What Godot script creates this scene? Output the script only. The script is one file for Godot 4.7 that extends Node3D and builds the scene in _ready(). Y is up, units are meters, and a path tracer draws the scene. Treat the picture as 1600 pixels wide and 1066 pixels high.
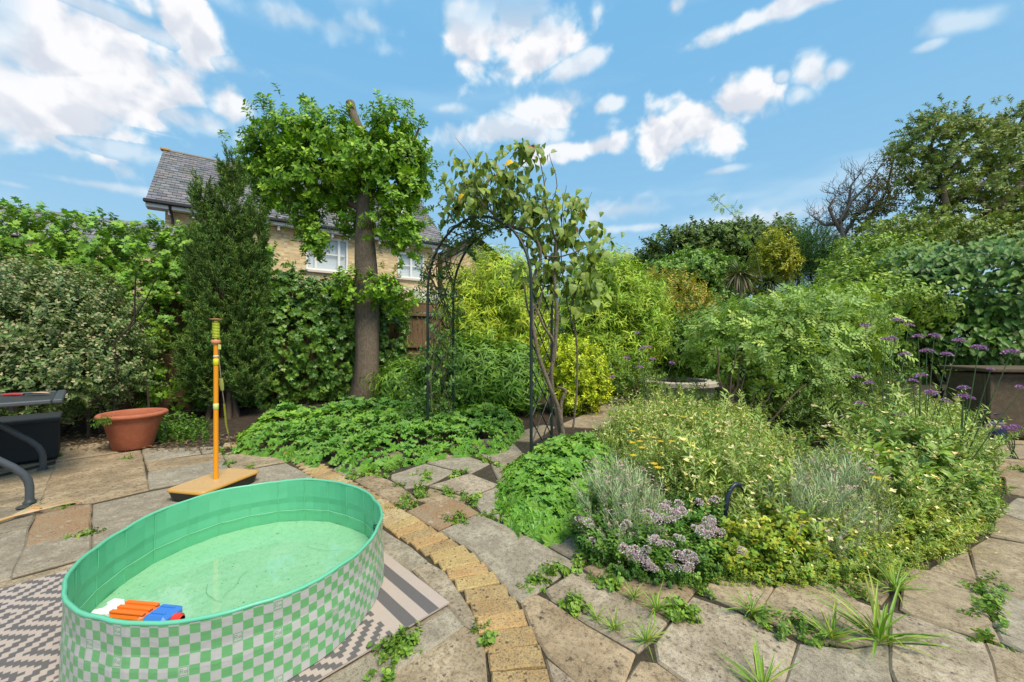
extends Node3D
# A walled cottage garden: stone patio with a paddling pool, planted beds, a metal rose arch, a brick house beyond the fence.
const F := 610.0      # focal length in photo pixels
const CH := 1.22      # camera height in metres
const HY := 533.0     # horizon row (level camera)
var rng := RandomNumberGenerator.new()
var nz := FastNoiseLite.new()
var names := {}
const LEAF := Color(1.85, 1.78, 1.25)     # overall tone of the foliage

# ---------------------------------------------------------------- mesh buffer
class MB:
	var v := PackedVector3Array()
	var n := PackedVector3Array()
	var c := PackedColorArray()
	var uv := PackedVector2Array()
	var ix := PackedInt32Array()
	var col := Color.WHITE
	func vt(p: Vector3, nm := Vector3.UP, t := Vector2.ZERO) -> int:
		v.append(p); n.append(nm); c.append(col); uv.append(t)
		return v.size() - 1
	func tri(a: Vector3, b: Vector3, d: Vector3):
		var nm := (d - a).cross(b - a).normalized()
		var i := vt(a, nm); vt(b, nm); vt(d, nm)
		ix.append_array(PackedInt32Array([i, i + 1, i + 2]))
	func quad(a: Vector3, b: Vector3, d: Vector3, e: Vector3, ta := Vector2(0, 1), tb := Vector2(1, 1), td := Vector2(1, 0), te := Vector2(0, 0)):
		var nm := (d - a).cross(b - a).normalized()
		var i := vt(a, nm, ta); vt(b, nm, tb); vt(d, nm, td); vt(e, nm, te)
		ix.append_array(PackedInt32Array([i, i + 1, i + 2, i, i + 2, i + 3]))
	func tube(path: Array, radii, sides := 8, capped := true):
		var m := path.size()
		var up := Vector3.UP
		var base := v.size()
		for i in m:
			var t: Vector3 = (path[mini(i + 1, m - 1)] - path[maxi(i - 1, 0)]).normalized()
			if i == 0:
				up = (Vector3.RIGHT if absf(t.y) > 0.9 else Vector3.UP)
			var x := up.cross(t).normalized()
			up = t.cross(x).normalized()
			var r: float = radii[i] if radii is Array else radii
			for k in sides + 1:
				var a := TAU * k / sides
				var d := x * cos(a) + up * sin(a)
				vt(path[i] + d * r, d, Vector2(float(k) / sides, float(i) / maxi(m - 1, 1)))
		for i in m - 1:
			for k in sides:
				var a := base + i * (sides + 1) + k
				var b := a + sides + 1
				ix.append_array(PackedInt32Array([a, b, a + 1, a + 1, b, b + 1]))
		if capped:
			for e in [0, m - 1]:
				var t: Vector3 = (path[e] - path[1 if e == 0 else m - 2]).normalized()
				var ci := vt(path[e], t)
				for k in sides + 1:
					vt(v[base + e * (sides + 1) + k], t)
				for k in sides:
					ix.append_array(PackedInt32Array([ci, ci + 1 + k, ci + 2 + k] if e > 0 else [ci, ci + 2 + k, ci + 1 + k]))
	func lathe(o: Vector3, prof: Array, sides := 32, smooth := true):
		for i in prof.size() - 1:
			var p: Vector2 = prof[i]
			var q: Vector2 = prof[i + 1]
			var t := (q - p).normalized()
			var nm := Vector2(t.y, -t.x)
			var n0 := nm
			var n1 := nm
			if smooth:
				if i > 0:
					var t0: Vector2 = (p - prof[i - 1]).normalized()
					if t0.dot(t) > 0.6: n0 = (nm + Vector2(t0.y, -t0.x)).normalized()
				if i < prof.size() - 2:
					var t1: Vector2 = (prof[i + 2] - q).normalized()
					if t1.dot(t) > 0.6: n1 = (nm + Vector2(t1.y, -t1.x)).normalized()
			var b := v.size()
			for k in sides + 1:
				var a := TAU * k / sides
				var d := Vector3(cos(a), 0, sin(a))
				vt(o + d * p.x + Vector3(0, p.y, 0), d * n0.x + Vector3(0, n0.y, 0), Vector2(float(k) / sides, 0))
				vt(o + d * q.x + Vector3(0, q.y, 0), d * n1.x + Vector3(0, n1.y, 0), Vector2(float(k) / sides, 1))
			for k in sides:
				var a := b + 2 * k
				ix.append_array(PackedInt32Array([a, a + 2, a + 1, a + 2, a + 3, a + 1]))
	func box(o: Vector3, size: Vector3, bas := Basis.IDENTITY, bev := 0.004):
		# chamfered box centred on o
		var h := size / 2.0
		var b := minf(bev, minf(h.x, minf(h.y, h.z)) * 0.45)
		var P := func(s: Vector3, ax: int) -> Vector3:
			var q := Vector3(s.x * (h.x - b), s.y * (h.y - b), s.z * (h.z - b))
			q[ax] = s[ax] * h[ax]
			return o + bas * q
		for ax in 3:
			var a1 := (ax + 1) % 3
			var a2 := (ax + 2) % 3
			for sg in [-1.0, 1.0]:
				var s := Vector3.ZERO
				s[ax] = sg
				var q := []
				for e in [[-1, -1], [1, -1], [1, 1], [-1, 1]]:
					s[a1] = e[0]; s[a2] = e[1]
					q.append(P.call(s, ax))
				if sg > 0: quad(q[0], q[3], q[2], q[1])
				else: quad(q[0], q[1], q[2], q[3])
			for e in [[-1, -1], [1, -1], [1, 1], [-1, 1]]:
				var s := Vector3.ZERO
				s[a1] = e[0]; s[a2] = e[1]
				s[ax] = -1.0
				var p0: Vector3 = P.call(s, a1)
				var p1: Vector3 = P.call(s, a2)
				s[ax] = 1.0
				var p2: Vector3 = P.call(s, a2)
				var p3: Vector3 = P.call(s, a1)
				if e[0] * e[1] > 0: quad(p0, p3, p2, p1)
				else: quad(p0, p1, p2, p3)
		for sx in [-1.0, 1.0]:
			for sy in [-1.0, 1.0]:
				for sz in [-1.0, 1.0]:
					var s := Vector3(sx, sy, sz)
					if sx * sy * sz > 0: tri(P.call(s, 0), P.call(s, 2), P.call(s, 1))
					else: tri(P.call(s, 0), P.call(s, 1), P.call(s, 2))
	func prism(poly: PackedVector2Array, y0: float, y1: float, bev := 0.006, tilt := Vector2.ZERO):
		# poly in (x, z); a slab from y0 up to y1 with a chamfered upper edge
		var m := poly.size()
		var ce := Vector2.ZERO
		for p in poly: ce += p
		ce /= m
		var ids := Geometry2D.triangulate_polygon(poly)
		var area := 0.0
		for i in m: area += poly[i].cross(poly[(i + 1) % m])
		var sg := signf(area)
		var top := []
		for i in m:
			var e0 := (poly[i] - poly[(i + m - 1) % m]).normalized()
			var e1 := (poly[(i + 1) % m] - poly[i]).normalized()
			var inn := (Vector2(-e0.y, e0.x) + Vector2(-e1.y, e1.x)).normalized() * sg
			var q := poly[i] + inn * bev
			top.append(Vector3(q.x, y1 + (q - ce).dot(tilt), q.y))
		for k in range(0, ids.size(), 3):
			var a: Vector3 = top[ids[k]]
			var b: Vector3 = top[ids[k + 1]]
			var d: Vector3 = top[ids[k + 2]]
			if (d - a).cross(b - a).y < 0: tri(a, d, b)
			else: tri(a, b, d)
		for i in m:
			var j := (i + 1) % m
			var a := Vector3(poly[i].x, top[i].y - bev, poly[i].y)
			var b := Vector3(poly[j].x, top[j].y - bev, poly[j].y)
			quad(a, b, top[j], top[i])
			quad(Vector3(a.x, y0, a.z), Vector3(b.x, y0, b.z), b, a)
	func leaf(o: Vector3, d: Vector3, nm: Vector3, ln: float, wd: float, outline: Array, fold := 0.25, droop := 0.2):
		# outline: half outline [(x, y)...] from base (0,0) to tip (0,1), mirrored
		var x := d.cross(nm).normalized()
		var z := x.cross(d).normalized()
		var pl := []
		var pr := []
		var mid := []
		for p in outline:
			var q: Vector2 = p
			var cen := o + d * (q.y * ln) - z * (droop * q.y * q.y * ln)
			mid.append(cen)
			var off := x * (q.x * wd)
			var lift := z * (absf(q.x) * wd * fold)
			pl.append(cen - off + lift)
			pr.append(cen + off + lift)
		for i in outline.size() - 1:
			if i == 0:
				tri(mid[0], mid[1], pl[1]); tri(mid[0], pr[1], mid[1])
			elif i == outline.size() - 2:
				tri(mid[i], mid[i + 1], pl[i]); tri(mid[i], pr[i], mid[i + 1])
			else:
				quad(mid[i], mid[i + 1], pl[i + 1], pl[i])
				quad(mid[i], pr[i], pr[i + 1], mid[i + 1])
	func star_leaf(o: Vector3, d: Vector3, nm: Vector3, sz: float, rad: Array, cup := 0.12):
		# palmate leaf: radii per angle round a hub, hub near the stalk
		var x := d.cross(nm).normalized()
		var z := x.cross(d).normalized()
		var m := rad.size()
		var hub := o + d * (0.12 * sz)
		var ring := []
		for i in m:
			var a := PI + TAU * (float(i) + 0.5) / m
			var r: float = rad[i] * sz
			ring.append(hub + (d * cos(a) + x * sin(a)) * r + z * (cup * (r * r / sz) * (1.0 if i % 2 else -0.35)))
		for i in m - 1:
			tri(hub, ring[i + 1], ring[i])
	func mesh(flat := true, tex := false) -> ArrayMesh:
		var a := []
		a.resize(Mesh.ARRAY_MAX)
		a[Mesh.ARRAY_VERTEX] = v
		a[Mesh.ARRAY_NORMAL] = n
		a[Mesh.ARRAY_COLOR] = c
		if tex: a[Mesh.ARRAY_TEX_UV] = uv
		a[Mesh.ARRAY_INDEX] = ix
		var m := ArrayMesh.new()
		m.add_surface_from_arrays(Mesh.PRIMITIVE_TRIANGLES, a)
		return m

# ---------------------------------------------------------------- positions
func gp(px: float, py: float, y := 0.0) -> Vector3:      # the point at height y seen at a photo pixel
	var s := (CH - y) / (py - HY)
	return Vector3((px - 800.0) * s, y, -F * s)
func at(px: float, py: float, d: float) -> Vector3:      # the point at depth d seen at a photo pixel
	return Vector3((px - 800.0) * d / F, CH - (py - HY) * d / F, -d)
func gpoly(pts: Array, y := 0.0) -> PackedVector2Array:
	var r := PackedVector2Array()
	for p in pts:
		var q := gp(p[0], p[1], y)
		r.append(Vector2(q.x, q.z))
	return r
func rr(a: float, b: float) -> float: return rng.randf_range(a, b)
func rv() -> Vector3: return Vector3(rng.randfn(), rng.randfn(), rng.randfn()).normalized()
func V2(x: float, y: float) -> Vector2: return Vector2(x, y)

# ---------------------------------------------------------------- naming and committing
func numbered(called: String) -> String:
	names[called] = names.get(called, -1) + 1
	return called if names[called] == 0 else "%s_%03d" % [called, names[called]]
func thing(called: String, label: String, category: String, pos := Vector3.ZERO, group := "", kind := "") -> Node3D:
	var o := Node3D.new()
	o.name = numbered(called)
	add_child(o)
	o.position = pos
	tag(o, label, category, group, kind)
	return o
func tag(o: Node, label: String, category: String, group := "", kind := ""):
	o.set_meta("label", label)
	o.set_meta("category", category)
	if group: o.set_meta("group", group)
	if kind: o.set_meta("kind", kind)
func origin_of(parent: Node) -> Vector3:
	var p := Vector3.ZERO
	var q := parent
	while q is Node3D and q != self:
		p += q.position
		q = q.get_parent()
	return p
func put(b: MB, called: String, mat: Material, parent: Node = self, tex := false) -> MeshInstance3D:
	var off := origin_of(parent)
	if off != Vector3.ZERO:
		for i in b.v.size(): b.v[i] -= off
	var o := MeshInstance3D.new()
	o.mesh = b.mesh(true, tex)
	o.material_override = mat
	if parent == self: o.name = numbered(called)
	else: o.name = called
	parent.add_child(o, true)
	return o
func copy_of(m: Mesh, called: String, mat: Material, parent: Node, t: Transform3D) -> MeshInstance3D:
	var o := MeshInstance3D.new()
	o.mesh = m
	o.material_override = mat
	o.name = called
	o.transform = Transform3D(t.basis, t.origin - origin_of(parent))
	parent.add_child(o, true)
	return o
func many(m: Mesh, called: String, mat: Material, parent: Node, ts: Array, tints: Array, kind := "stuff", tone := LEAF) -> MultiMeshInstance3D:
	var mm := MultiMesh.new()
	mm.transform_format = MultiMesh.TRANSFORM_3D
	mm.use_colors = true
	mm.mesh = m
	mm.instance_count = ts.size()
	var off := origin_of(parent)
	var buf := PackedFloat32Array()
	buf.resize(ts.size() * 16)
	var k := 0
	for i in ts.size():
		var t: Transform3D = ts[i]
		var b := t.basis
		var o := t.origin - off
		var c: Color = tints[rng.randi() % tints.size()]
		var w := rr(0.82, 1.2)
		buf[k] = b.x.x; buf[k + 1] = b.y.x; buf[k + 2] = b.z.x; buf[k + 3] = o.x
		buf[k + 4] = b.x.y; buf[k + 5] = b.y.y; buf[k + 6] = b.z.y; buf[k + 7] = o.y
		buf[k + 8] = b.x.z; buf[k + 9] = b.y.z; buf[k + 10] = b.z.z; buf[k + 11] = o.z
		buf[k + 12] = c.r * w * tone.r; buf[k + 13] = c.g * w * tone.g; buf[k + 14] = c.b * w * tone.b; buf[k + 15] = 1.0
		k += 16
	mm.buffer = buf
	var o := MultiMeshInstance3D.new()
	o.multimesh = mm
	o.material_override = mat
	o.name = called
	if kind: o.set_meta("kind", kind)
	parent.add_child(o, true)
	return o

# ---------------------------------------------------------------- materials
func L(r: float, g: float, b: float) -> Color: return Color(r, g, b).linear_to_srgb()
func mat(col: Color, rough := 0.8, metal := 0.0) -> StandardMaterial3D:
	var m := StandardMaterial3D.new()
	m.albedo_color = col
	m.roughness = rough
	m.metallic = metal
	m.cull_mode = BaseMaterial3D.CULL_DISABLED
	return m
func vmat(rough := 0.6, back := 0.0, spec := 0.5) -> StandardMaterial3D:
	var m := mat(Color.WHITE, rough)
	m.vertex_color_use_as_albedo = true
	m.metallic_specular = spec
	if back > 0.0:
		m.backlight_enabled = true
		m.backlight = Color(back, back, back * 0.6)
	return m
func noise(freq: float, octaves := 4, sd := 1, type := FastNoiseLite.TYPE_SIMPLEX_SMOOTH) -> FastNoiseLite:
	var n := FastNoiseLite.new()
	n.noise_type = type
	n.frequency = freq
	n.fractal_octaves = octaves
	n.fractal_type = FastNoiseLite.FRACTAL_FBM
	n.seed = sd
	return n
func nimg(size: int, freq: float, octaves: int, sd: int, type := FastNoiseLite.TYPE_SIMPLEX_SMOOTH) -> PackedByteArray:
	var im := noise(freq, octaves, sd, type).get_seamless_image(size, size, false, false, 0.12, true)
	im.convert(Image.FORMAT_L8)
	return im.get_data()
func blend_tex(size: int, sd: int, cols: Array, coarse := 0.006, grain := 0.25, spots := [], dirt := 0.0) -> ImageTexture:
	# weathered surface: two blended base tones, grain, then lichen spots [count, min radius, max radius, colour, strength]
	var a := nimg(size, coarse, 4, sd)
	var b := nimg(size, coarse * 5.0, 4, sd + 7)
	var g := nimg(size, 0.35, 2, sd + 13)
	var h := nimg(size, coarse * 14.0, 5, sd + 29)
	var c0: Color = cols[0]
	var c1: Color = cols[1]
	var c2: Color = cols[2]
	var out := PackedByteArray()
	out.resize(size * size * 3)
	for i in size * size:
		var ta := clampf((a[i] / 255.0 - 0.3) * 2.2, 0.0, 1.0)
		var tb := clampf((b[i] / 255.0 - 0.45) * 2.4, 0.0, 1.0)
		var w := 1.0 + grain * (g[i] / 255.0 - 0.5) * 2.0 - dirt * clampf((h[i] / 255.0 - 0.52) * 3.5, 0.0, 1.0)
		var r := lerpf(lerpf(c0.r, c1.r, ta), c2.r, tb * 0.7) * w
		var gg := lerpf(lerpf(c0.g, c1.g, ta), c2.g, tb * 0.7) * w
		var bb := lerpf(lerpf(c0.b, c1.b, ta), c2.b, tb * 0.7) * w
		out[i * 3] = clampi(int(r * 255.0), 0, 255)
		out[i * 3 + 1] = clampi(int(gg * 255.0), 0, 255)
		out[i * 3 + 2] = clampi(int(bb * 255.0), 0, 255)
	var rg := RandomNumberGenerator.new()
	rg.seed = sd
	for s in spots:
		var sc: Color = s[3]
		for k in int(s[0]):
			var cx := rg.randi() % size
			var cy := rg.randi() % size
			# spots gather where the mid noise is high
			if b[cy * size + cx] < 110 and rg.randf() < 0.8: continue
			var R: float = lerpf(s[1], s[2], pow(rg.randf(), 2.5))
			var ph := rg.randf() * 6.0
			var ri := int(R * 1.4) + 1
			for dy in range(-ri, ri + 1):
				for dx in range(-ri, ri + 1):
					var an := atan2(dy, dx)
					var lim := R * (1.0 + 0.22 * sin(an * 3.0 + ph) + 0.15 * sin(an * 5.0 - ph * 2.0))
					if dx * dx + dy * dy < lim * lim:
						var j := (posmod(cy + dy, size) * size + posmod(cx + dx, size))
						var q: float = s[4] * (0.6 + 0.4 * g[j] / 200.0)
						j *= 3
						out[j] = int(lerpf(out[j], sc.r * 255.0, minf(q, 1.0)))
						out[j + 1] = int(lerpf(out[j + 1], sc.g * 255.0, minf(q, 1.0)))
						out[j + 2] = int(lerpf(out[j + 2], sc.b * 255.0, minf(q, 1.0)))
	return ImageTexture.create_from_image(Image.create_from_data(size, size, false, Image.FORMAT_RGB8, out))
func gray_tex(size: int, freq: float, octaves: int, sd: int) -> ImageTexture:
	return ImageTexture.create_from_image(Image.create_from_data(size, size, false, Image.FORMAT_L8, nimg(size, freq, octaves, sd)))
func tri_mat(tex: Texture2D, metres: float, rough := 0.9, bump: Texture2D = null, bump_cm := 0.3, tint := Color.WHITE, off := Vector3.ZERO) -> StandardMaterial3D:
	var m := mat(tint, rough)
	m.albedo_texture = tex
	m.uv1_triplanar = true
	m.uv1_world_triplanar = true
	m.uv1_scale = Vector3.ONE / metres
	m.uv1_offset = off
	if bump:
		m.heightmap_enabled = true
		m.heightmap_texture = bump
		m.heightmap_scale = bump_cm
	return m

# ---------------------------------------------------------------- leaves and sprigs
var OVATE := [V2(0, 0), V2(0.36, 0.22), V2(0.5, 0.45), V2(0.34, 0.75), V2(0, 1)]
var LANCE := [V2(0, 0), V2(0.5, 0.3), V2(0.35, 0.65), V2(0, 1)]
var SMALL := [V2(0, 0), V2(0.5, 0.45), V2(0, 1)]
var HEART := [V2(0, 0.06), V2(0.34, -0.06), V2(0.52, 0.2), V2(0.44, 0.52), V2(0.2, 0.8), V2(0, 1)]
var IVY := [0.3, 0.42, 0.62, 0.4, 0.72, 0.45, 0.95, 0.45, 0.72, 0.4, 0.62, 0.42, 0.3]
var PALM5 := [0.16, 0.55, 0.5, 0.38, 0.66, 0.76, 0.62, 0.4, 0.7, 0.86, 0.98, 0.86, 0.7, 0.4, 0.62, 0.76, 0.66, 0.38, 0.5, 0.55, 0.16]
var ROUND := [0.3, 0.55, 0.6, 0.62, 0.64, 0.66, 0.64, 0.62, 0.6, 0.55, 0.3]

func vary(c: Color, amt := 0.18) -> Color:
	var w := rr(1.0 - amt, 1.0 + amt)
	return Color(c.r * w * rr(0.92, 1.1), c.g * w, c.b * w * rr(0.9, 1.1))
func leaf_frame(az: float, pitch: float, roll: float) -> Array:
	var d := Vector3(cos(az) * sin(pitch), cos(pitch), sin(az) * sin(pitch))
	var nm := (Vector3.UP - d * d.y)
	if nm.length() < 0.05: nm = Vector3(cos(az), 0, sin(az))
	nm = nm.normalized().rotated(d, roll)
	return [d, nm]
func sprig(sd: int, p: Dictionary) -> ArrayMesh:
	# a twig of unit-ish size: stem along y with n leaves; lengths in metres
	rng.seed = sd
	var b := MB.new()
	var sl: float = p.get("stem", 0.2)
	var n: int = p.get("n", 10)
	var ln: float = p.get("len", 0.06)
	var wd: float = p.get("wid", 0.5)
	var bend: Vector3 = rv() * sl * p.get("bend", 0.25)
	var path := []
	for i in 4:
		var t := i / 3.0
		path.append(Vector3(0, t * sl, 0) + bend * t * t)
	if p.get("stalk", 0.0) > 0.0:
		b.col = p.get("stemcol", Color(0.09, 0.08, 0.03))
		b.tube(path, [p.stalk, p.stalk * 0.8, p.stalk * 0.6, p.stalk * 0.4], 3, false)
	var cols: Array = p.cols
	for i in n:
		var t: float = lerpf(p.get("from", 0.1), 1.0, (i + 0.5) / n)
		var o: Vector3 = Vector3(0, t * sl, 0) + bend * t * t
		var az: float = i * 2.4 + rr(-0.5, 0.5)
		if p.get("flat", false): az = (0.0 if i % 2 else PI) + rr(-0.35, 0.35)
		var fr := leaf_frame(az, p.get("pitch", 1.0) * rr(0.7, 1.25), rr(-0.6, 0.6) * p.get("roll", 1.0))
		b.col = vary(cols[rng.randi() % cols.size()])
		var s := rr(0.7, 1.15)
		match p.get("shape", "ovate"):
			"ivy": b.star_leaf(o + fr[0] * 0.02, fr[0], fr[1], ln * 0.62 * s, IVY)
			"palm": b.star_leaf(o + fr[0] * 0.03, fr[0], fr[1], ln * 0.6 * s, PALM5)
			"round": b.star_leaf(o + fr[0] * 0.01, fr[0], fr[1], ln * 0.8 * s, ROUND)
			"lance": b.leaf(o, fr[0], fr[1], ln * s, ln * s * wd, LANCE, 0.3, p.get("droop", 0.3))
			"small": b.leaf(o, fr[0], fr[1], ln * s, ln * s * wd, SMALL, 0.2, p.get("droop", 0.1))
			"tri":
				var cen: Vector3 = o + fr[0] * ln * 0.5
				for a in [-1.1, 0.0, 1.1]:
					b.leaf(cen, fr[0].rotated(fr[1], a), fr[1], ln * s * 0.8, ln * s * wd * 0.8, OVATE, 0.25, 0.15)
			"pinnate":
				for k in 7:
					var q: float = k / 6.0
					var sd2 := -1.0 if k % 2 else 1.0
					var oo: Vector3 = o + fr[0] * ln * (0.3 + 0.7 * q)
					b.leaf(oo, fr[0].rotated(fr[1], 0.0 if k == 6 else sd2 * 1.0), fr[1], ln * 0.42 * s, ln * 0.2 * s, SMALL, 0.2, 0.1)
			_: b.leaf(o, fr[0], fr[1], ln * s, ln * s * wd, OVATE, 0.28, p.get("droop", 0.25))
	for k in p.get("flowers", 0):
		b.col = vary(p.fcol, 0.12)
		var t := rr(0.6, 1.1)
		var o: Vector3 = Vector3(0, t * sl, 0) + bend * t * t + rv() * sl * p.get("fspread", 0.12)
		var fl: float = p.get("flen", 0.02)
		for q in 4:
			var fr := leaf_frame(q * PI / 2 + rr(0, 1), rr(0.9, 1.5), 0.0)
			b.leaf(o, fr[0], fr[1], fl, fl * 0.8, SMALL, 0.2, 0.0)
	return b.mesh()
func needle_spray(sd: int, cols: Array, ln := 0.16, n := 46) -> ArrayMesh:
	rng.seed = sd
	var b := MB.new()
	for i in n:
		var t := float(i) / n
		var o := Vector3(0, t * ln, 0) + rv() * 0.012
		var fr := leaf_frame(i * 2.4, rr(0.35, 0.95), rr(-1, 1))
		b.col = vary(cols[rng.randi() % cols.size()], 0.25)
		b.leaf(o, fr[0], fr[1], rr(0.035, 0.07), rr(0.008, 0.014), SMALL, 0.3, 0.0)
	return b.mesh()
func basis_to(y: Vector3, spin: float, s: float) -> Basis:
	y = y.normalized()
	var x := y.cross(Vector3(0.31, 0.17, 0.93)).normalized()
	if x.length() < 0.1: x = y.cross(Vector3.RIGHT).normalized()
	var z := x.cross(y).normalized()
	return Basis(x, y, z).rotated(y, spin).scaled(Vector3(s, s, s))

# lobes: [centre, radii]; sprigs sit in a shell of each lobe, uneven by noise, with gaps
func crown(lobes: Array, n: int, o := {}) -> Array:
	var w := []
	var tot := 0.0
	for l in lobes:
		var r: Vector3 = l[1]
		tot += r.x * r.y + r.y * r.z + r.x * r.z
		w.append(tot)
	var out := []
	var shell: float = o.get("shell", 0.45)
	var gap: float = o.get("gap", -0.25)
	var gf: float = o.get("gapfreq", 8.0)
	var upb: float = o.get("up", 0.5)
	var rnd: float = o.get("rnd", 0.6)
	var s0: float = o.get("s0", 0.8)
	var s1: float = o.get("s1", 1.25)
	var ragged: float = o.get("ragged", 0.22)
	var miny: float = o.get("miny", 0.02)
	var tries := 0
	while out.size() < n and tries < n * 6:
		tries += 1
		var x := rng.randf() * tot
		var li := 0
		while w[li] < x: li += 1
		var c: Vector3 = lobes[li][0]
		var r: Vector3 = lobes[li][1]
		var d := rv()
		var f := 1.0 - shell * pow(rng.randf(), 1.3)
		f *= 1.0 + ragged * nz.get_noise_3dv(d * 170.0 + c * 40.0) * 1.6
		var p := c + d * r * f
		if p.y < miny: continue
		if nz.get_noise_3dv(p * 20.0 * gf) < gap: continue
		var inside := false
		for k in lobes.size():
			if k != li:
				var q: Vector3 = (p - lobes[k][0]) / lobes[k][1]
				if q.length_squared() < 0.3:
					inside = true
					break
		if inside: continue
		var dir := (d / r).normalized() + Vector3.UP * upb + rv() * rnd
		if o.has("lean"): dir += o.lean
		out.append(Transform3D(basis_to(dir, rng.randf() * TAU, rr(s0, s1)), p))
	return out
func lb(px: float, py: float, d: float, rx: float, ry: float, rz: float) -> Array:
	return [at(px, py, d), Vector3(rx * d / F, ry * d / F, rz)]

# points spread over a polygon (x, z), with a mound height
func spread(poly: PackedVector2Array, n: int, hmax: float, edge: float, o := {}) -> Array:
	var lo := Vector2(1e9, 1e9)
	var hi := -lo
	for p in poly:
		lo = lo.min(p)
		hi = hi.max(p)
	var out := []
	var tries := 0
	var rooted: bool = o.get("rooted", false)
	var near: float = o.get("near", 1.0)
	while out.size() < n and tries < n * 30:
		tries += 1
		var p := Vector2(rr(lo.x, hi.x), rr(lo.y, hi.y))
		if not Geometry2D.is_point_in_polygon(p, poly): continue
		var e := 1e9
		var dir := Vector2.ZERO
		for i in poly.size():
			var q := Geometry2D.get_closest_point_to_segment(p, poly[i], poly[(i + 1) % poly.size()])
			if q.distance_to(p) < e:
				e = q.distance_to(p)
				dir = (q - p).normalized()
		var m := smoothstep(0.0, edge, e + 0.05)
		var h := hmax * m * (0.8 + 0.5 * nz.get_noise_2d(p.x * 110.0, p.y * 110.0)) * rr(0.85, 1.1)
		var outw := Vector3(dir.x, 0, dir.y) * (1.0 - m)
		var dd: Vector3 = Vector3.UP * o.get("up", 1.0) + outw * o.get("out", 0.9) + rv() * o.get("rnd", 0.35)
		if rooted:
			var s: float = h * rr(o.get("s0", 0.7), o.get("s1", 1.15))
			out.append(Transform3D(basis_to(dd, rng.randf() * TAU, maxf(s, 0.05)), Vector3(p.x, -0.02, p.y)))
		else:
			var y: float = h * (1.0 - o.get("shell", 0.5) * pow(rng.randf(), 1.4))
			out.append(Transform3D(basis_to(dd, rng.randf() * TAU, rr(o.get("s0", 0.8), o.get("s1", 1.25))), Vector3(p.x, maxf(y, 0.01), p.y)))
	return out
func limb(a: Vector3, b: Vector3, r0: float, r1: float, wob := 0.08, steps := 6) -> Array:
	var path := []
	var rad := []
	var ln := a.distance_to(b)
	for i in steps + 1:
		var t := float(i) / steps
		path.append(a.lerp(b, t) + (rv() * ln * wob * sin(t * PI) if i > 0 and i < steps else Vector3.ZERO))
		rad.append(lerpf(r0, r1, t))
	return [path, rad]
func stem(b: MB, a: Vector3, e: Vector3, r0: float, r1: float, wob := 0.08, sides := 6, steps := 6):
	var l := limb(a, e, r0, r1, wob, steps)
	b.tube(l[0], l[1], sides)
func sortnear(ts: Array) -> Array:
	var cam := Vector3(0, CH, 0)
	ts.sort_custom(func(a, b): return a.origin.distance_squared_to(cam) < b.origin.distance_squared_to(cam))
	return ts

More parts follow.
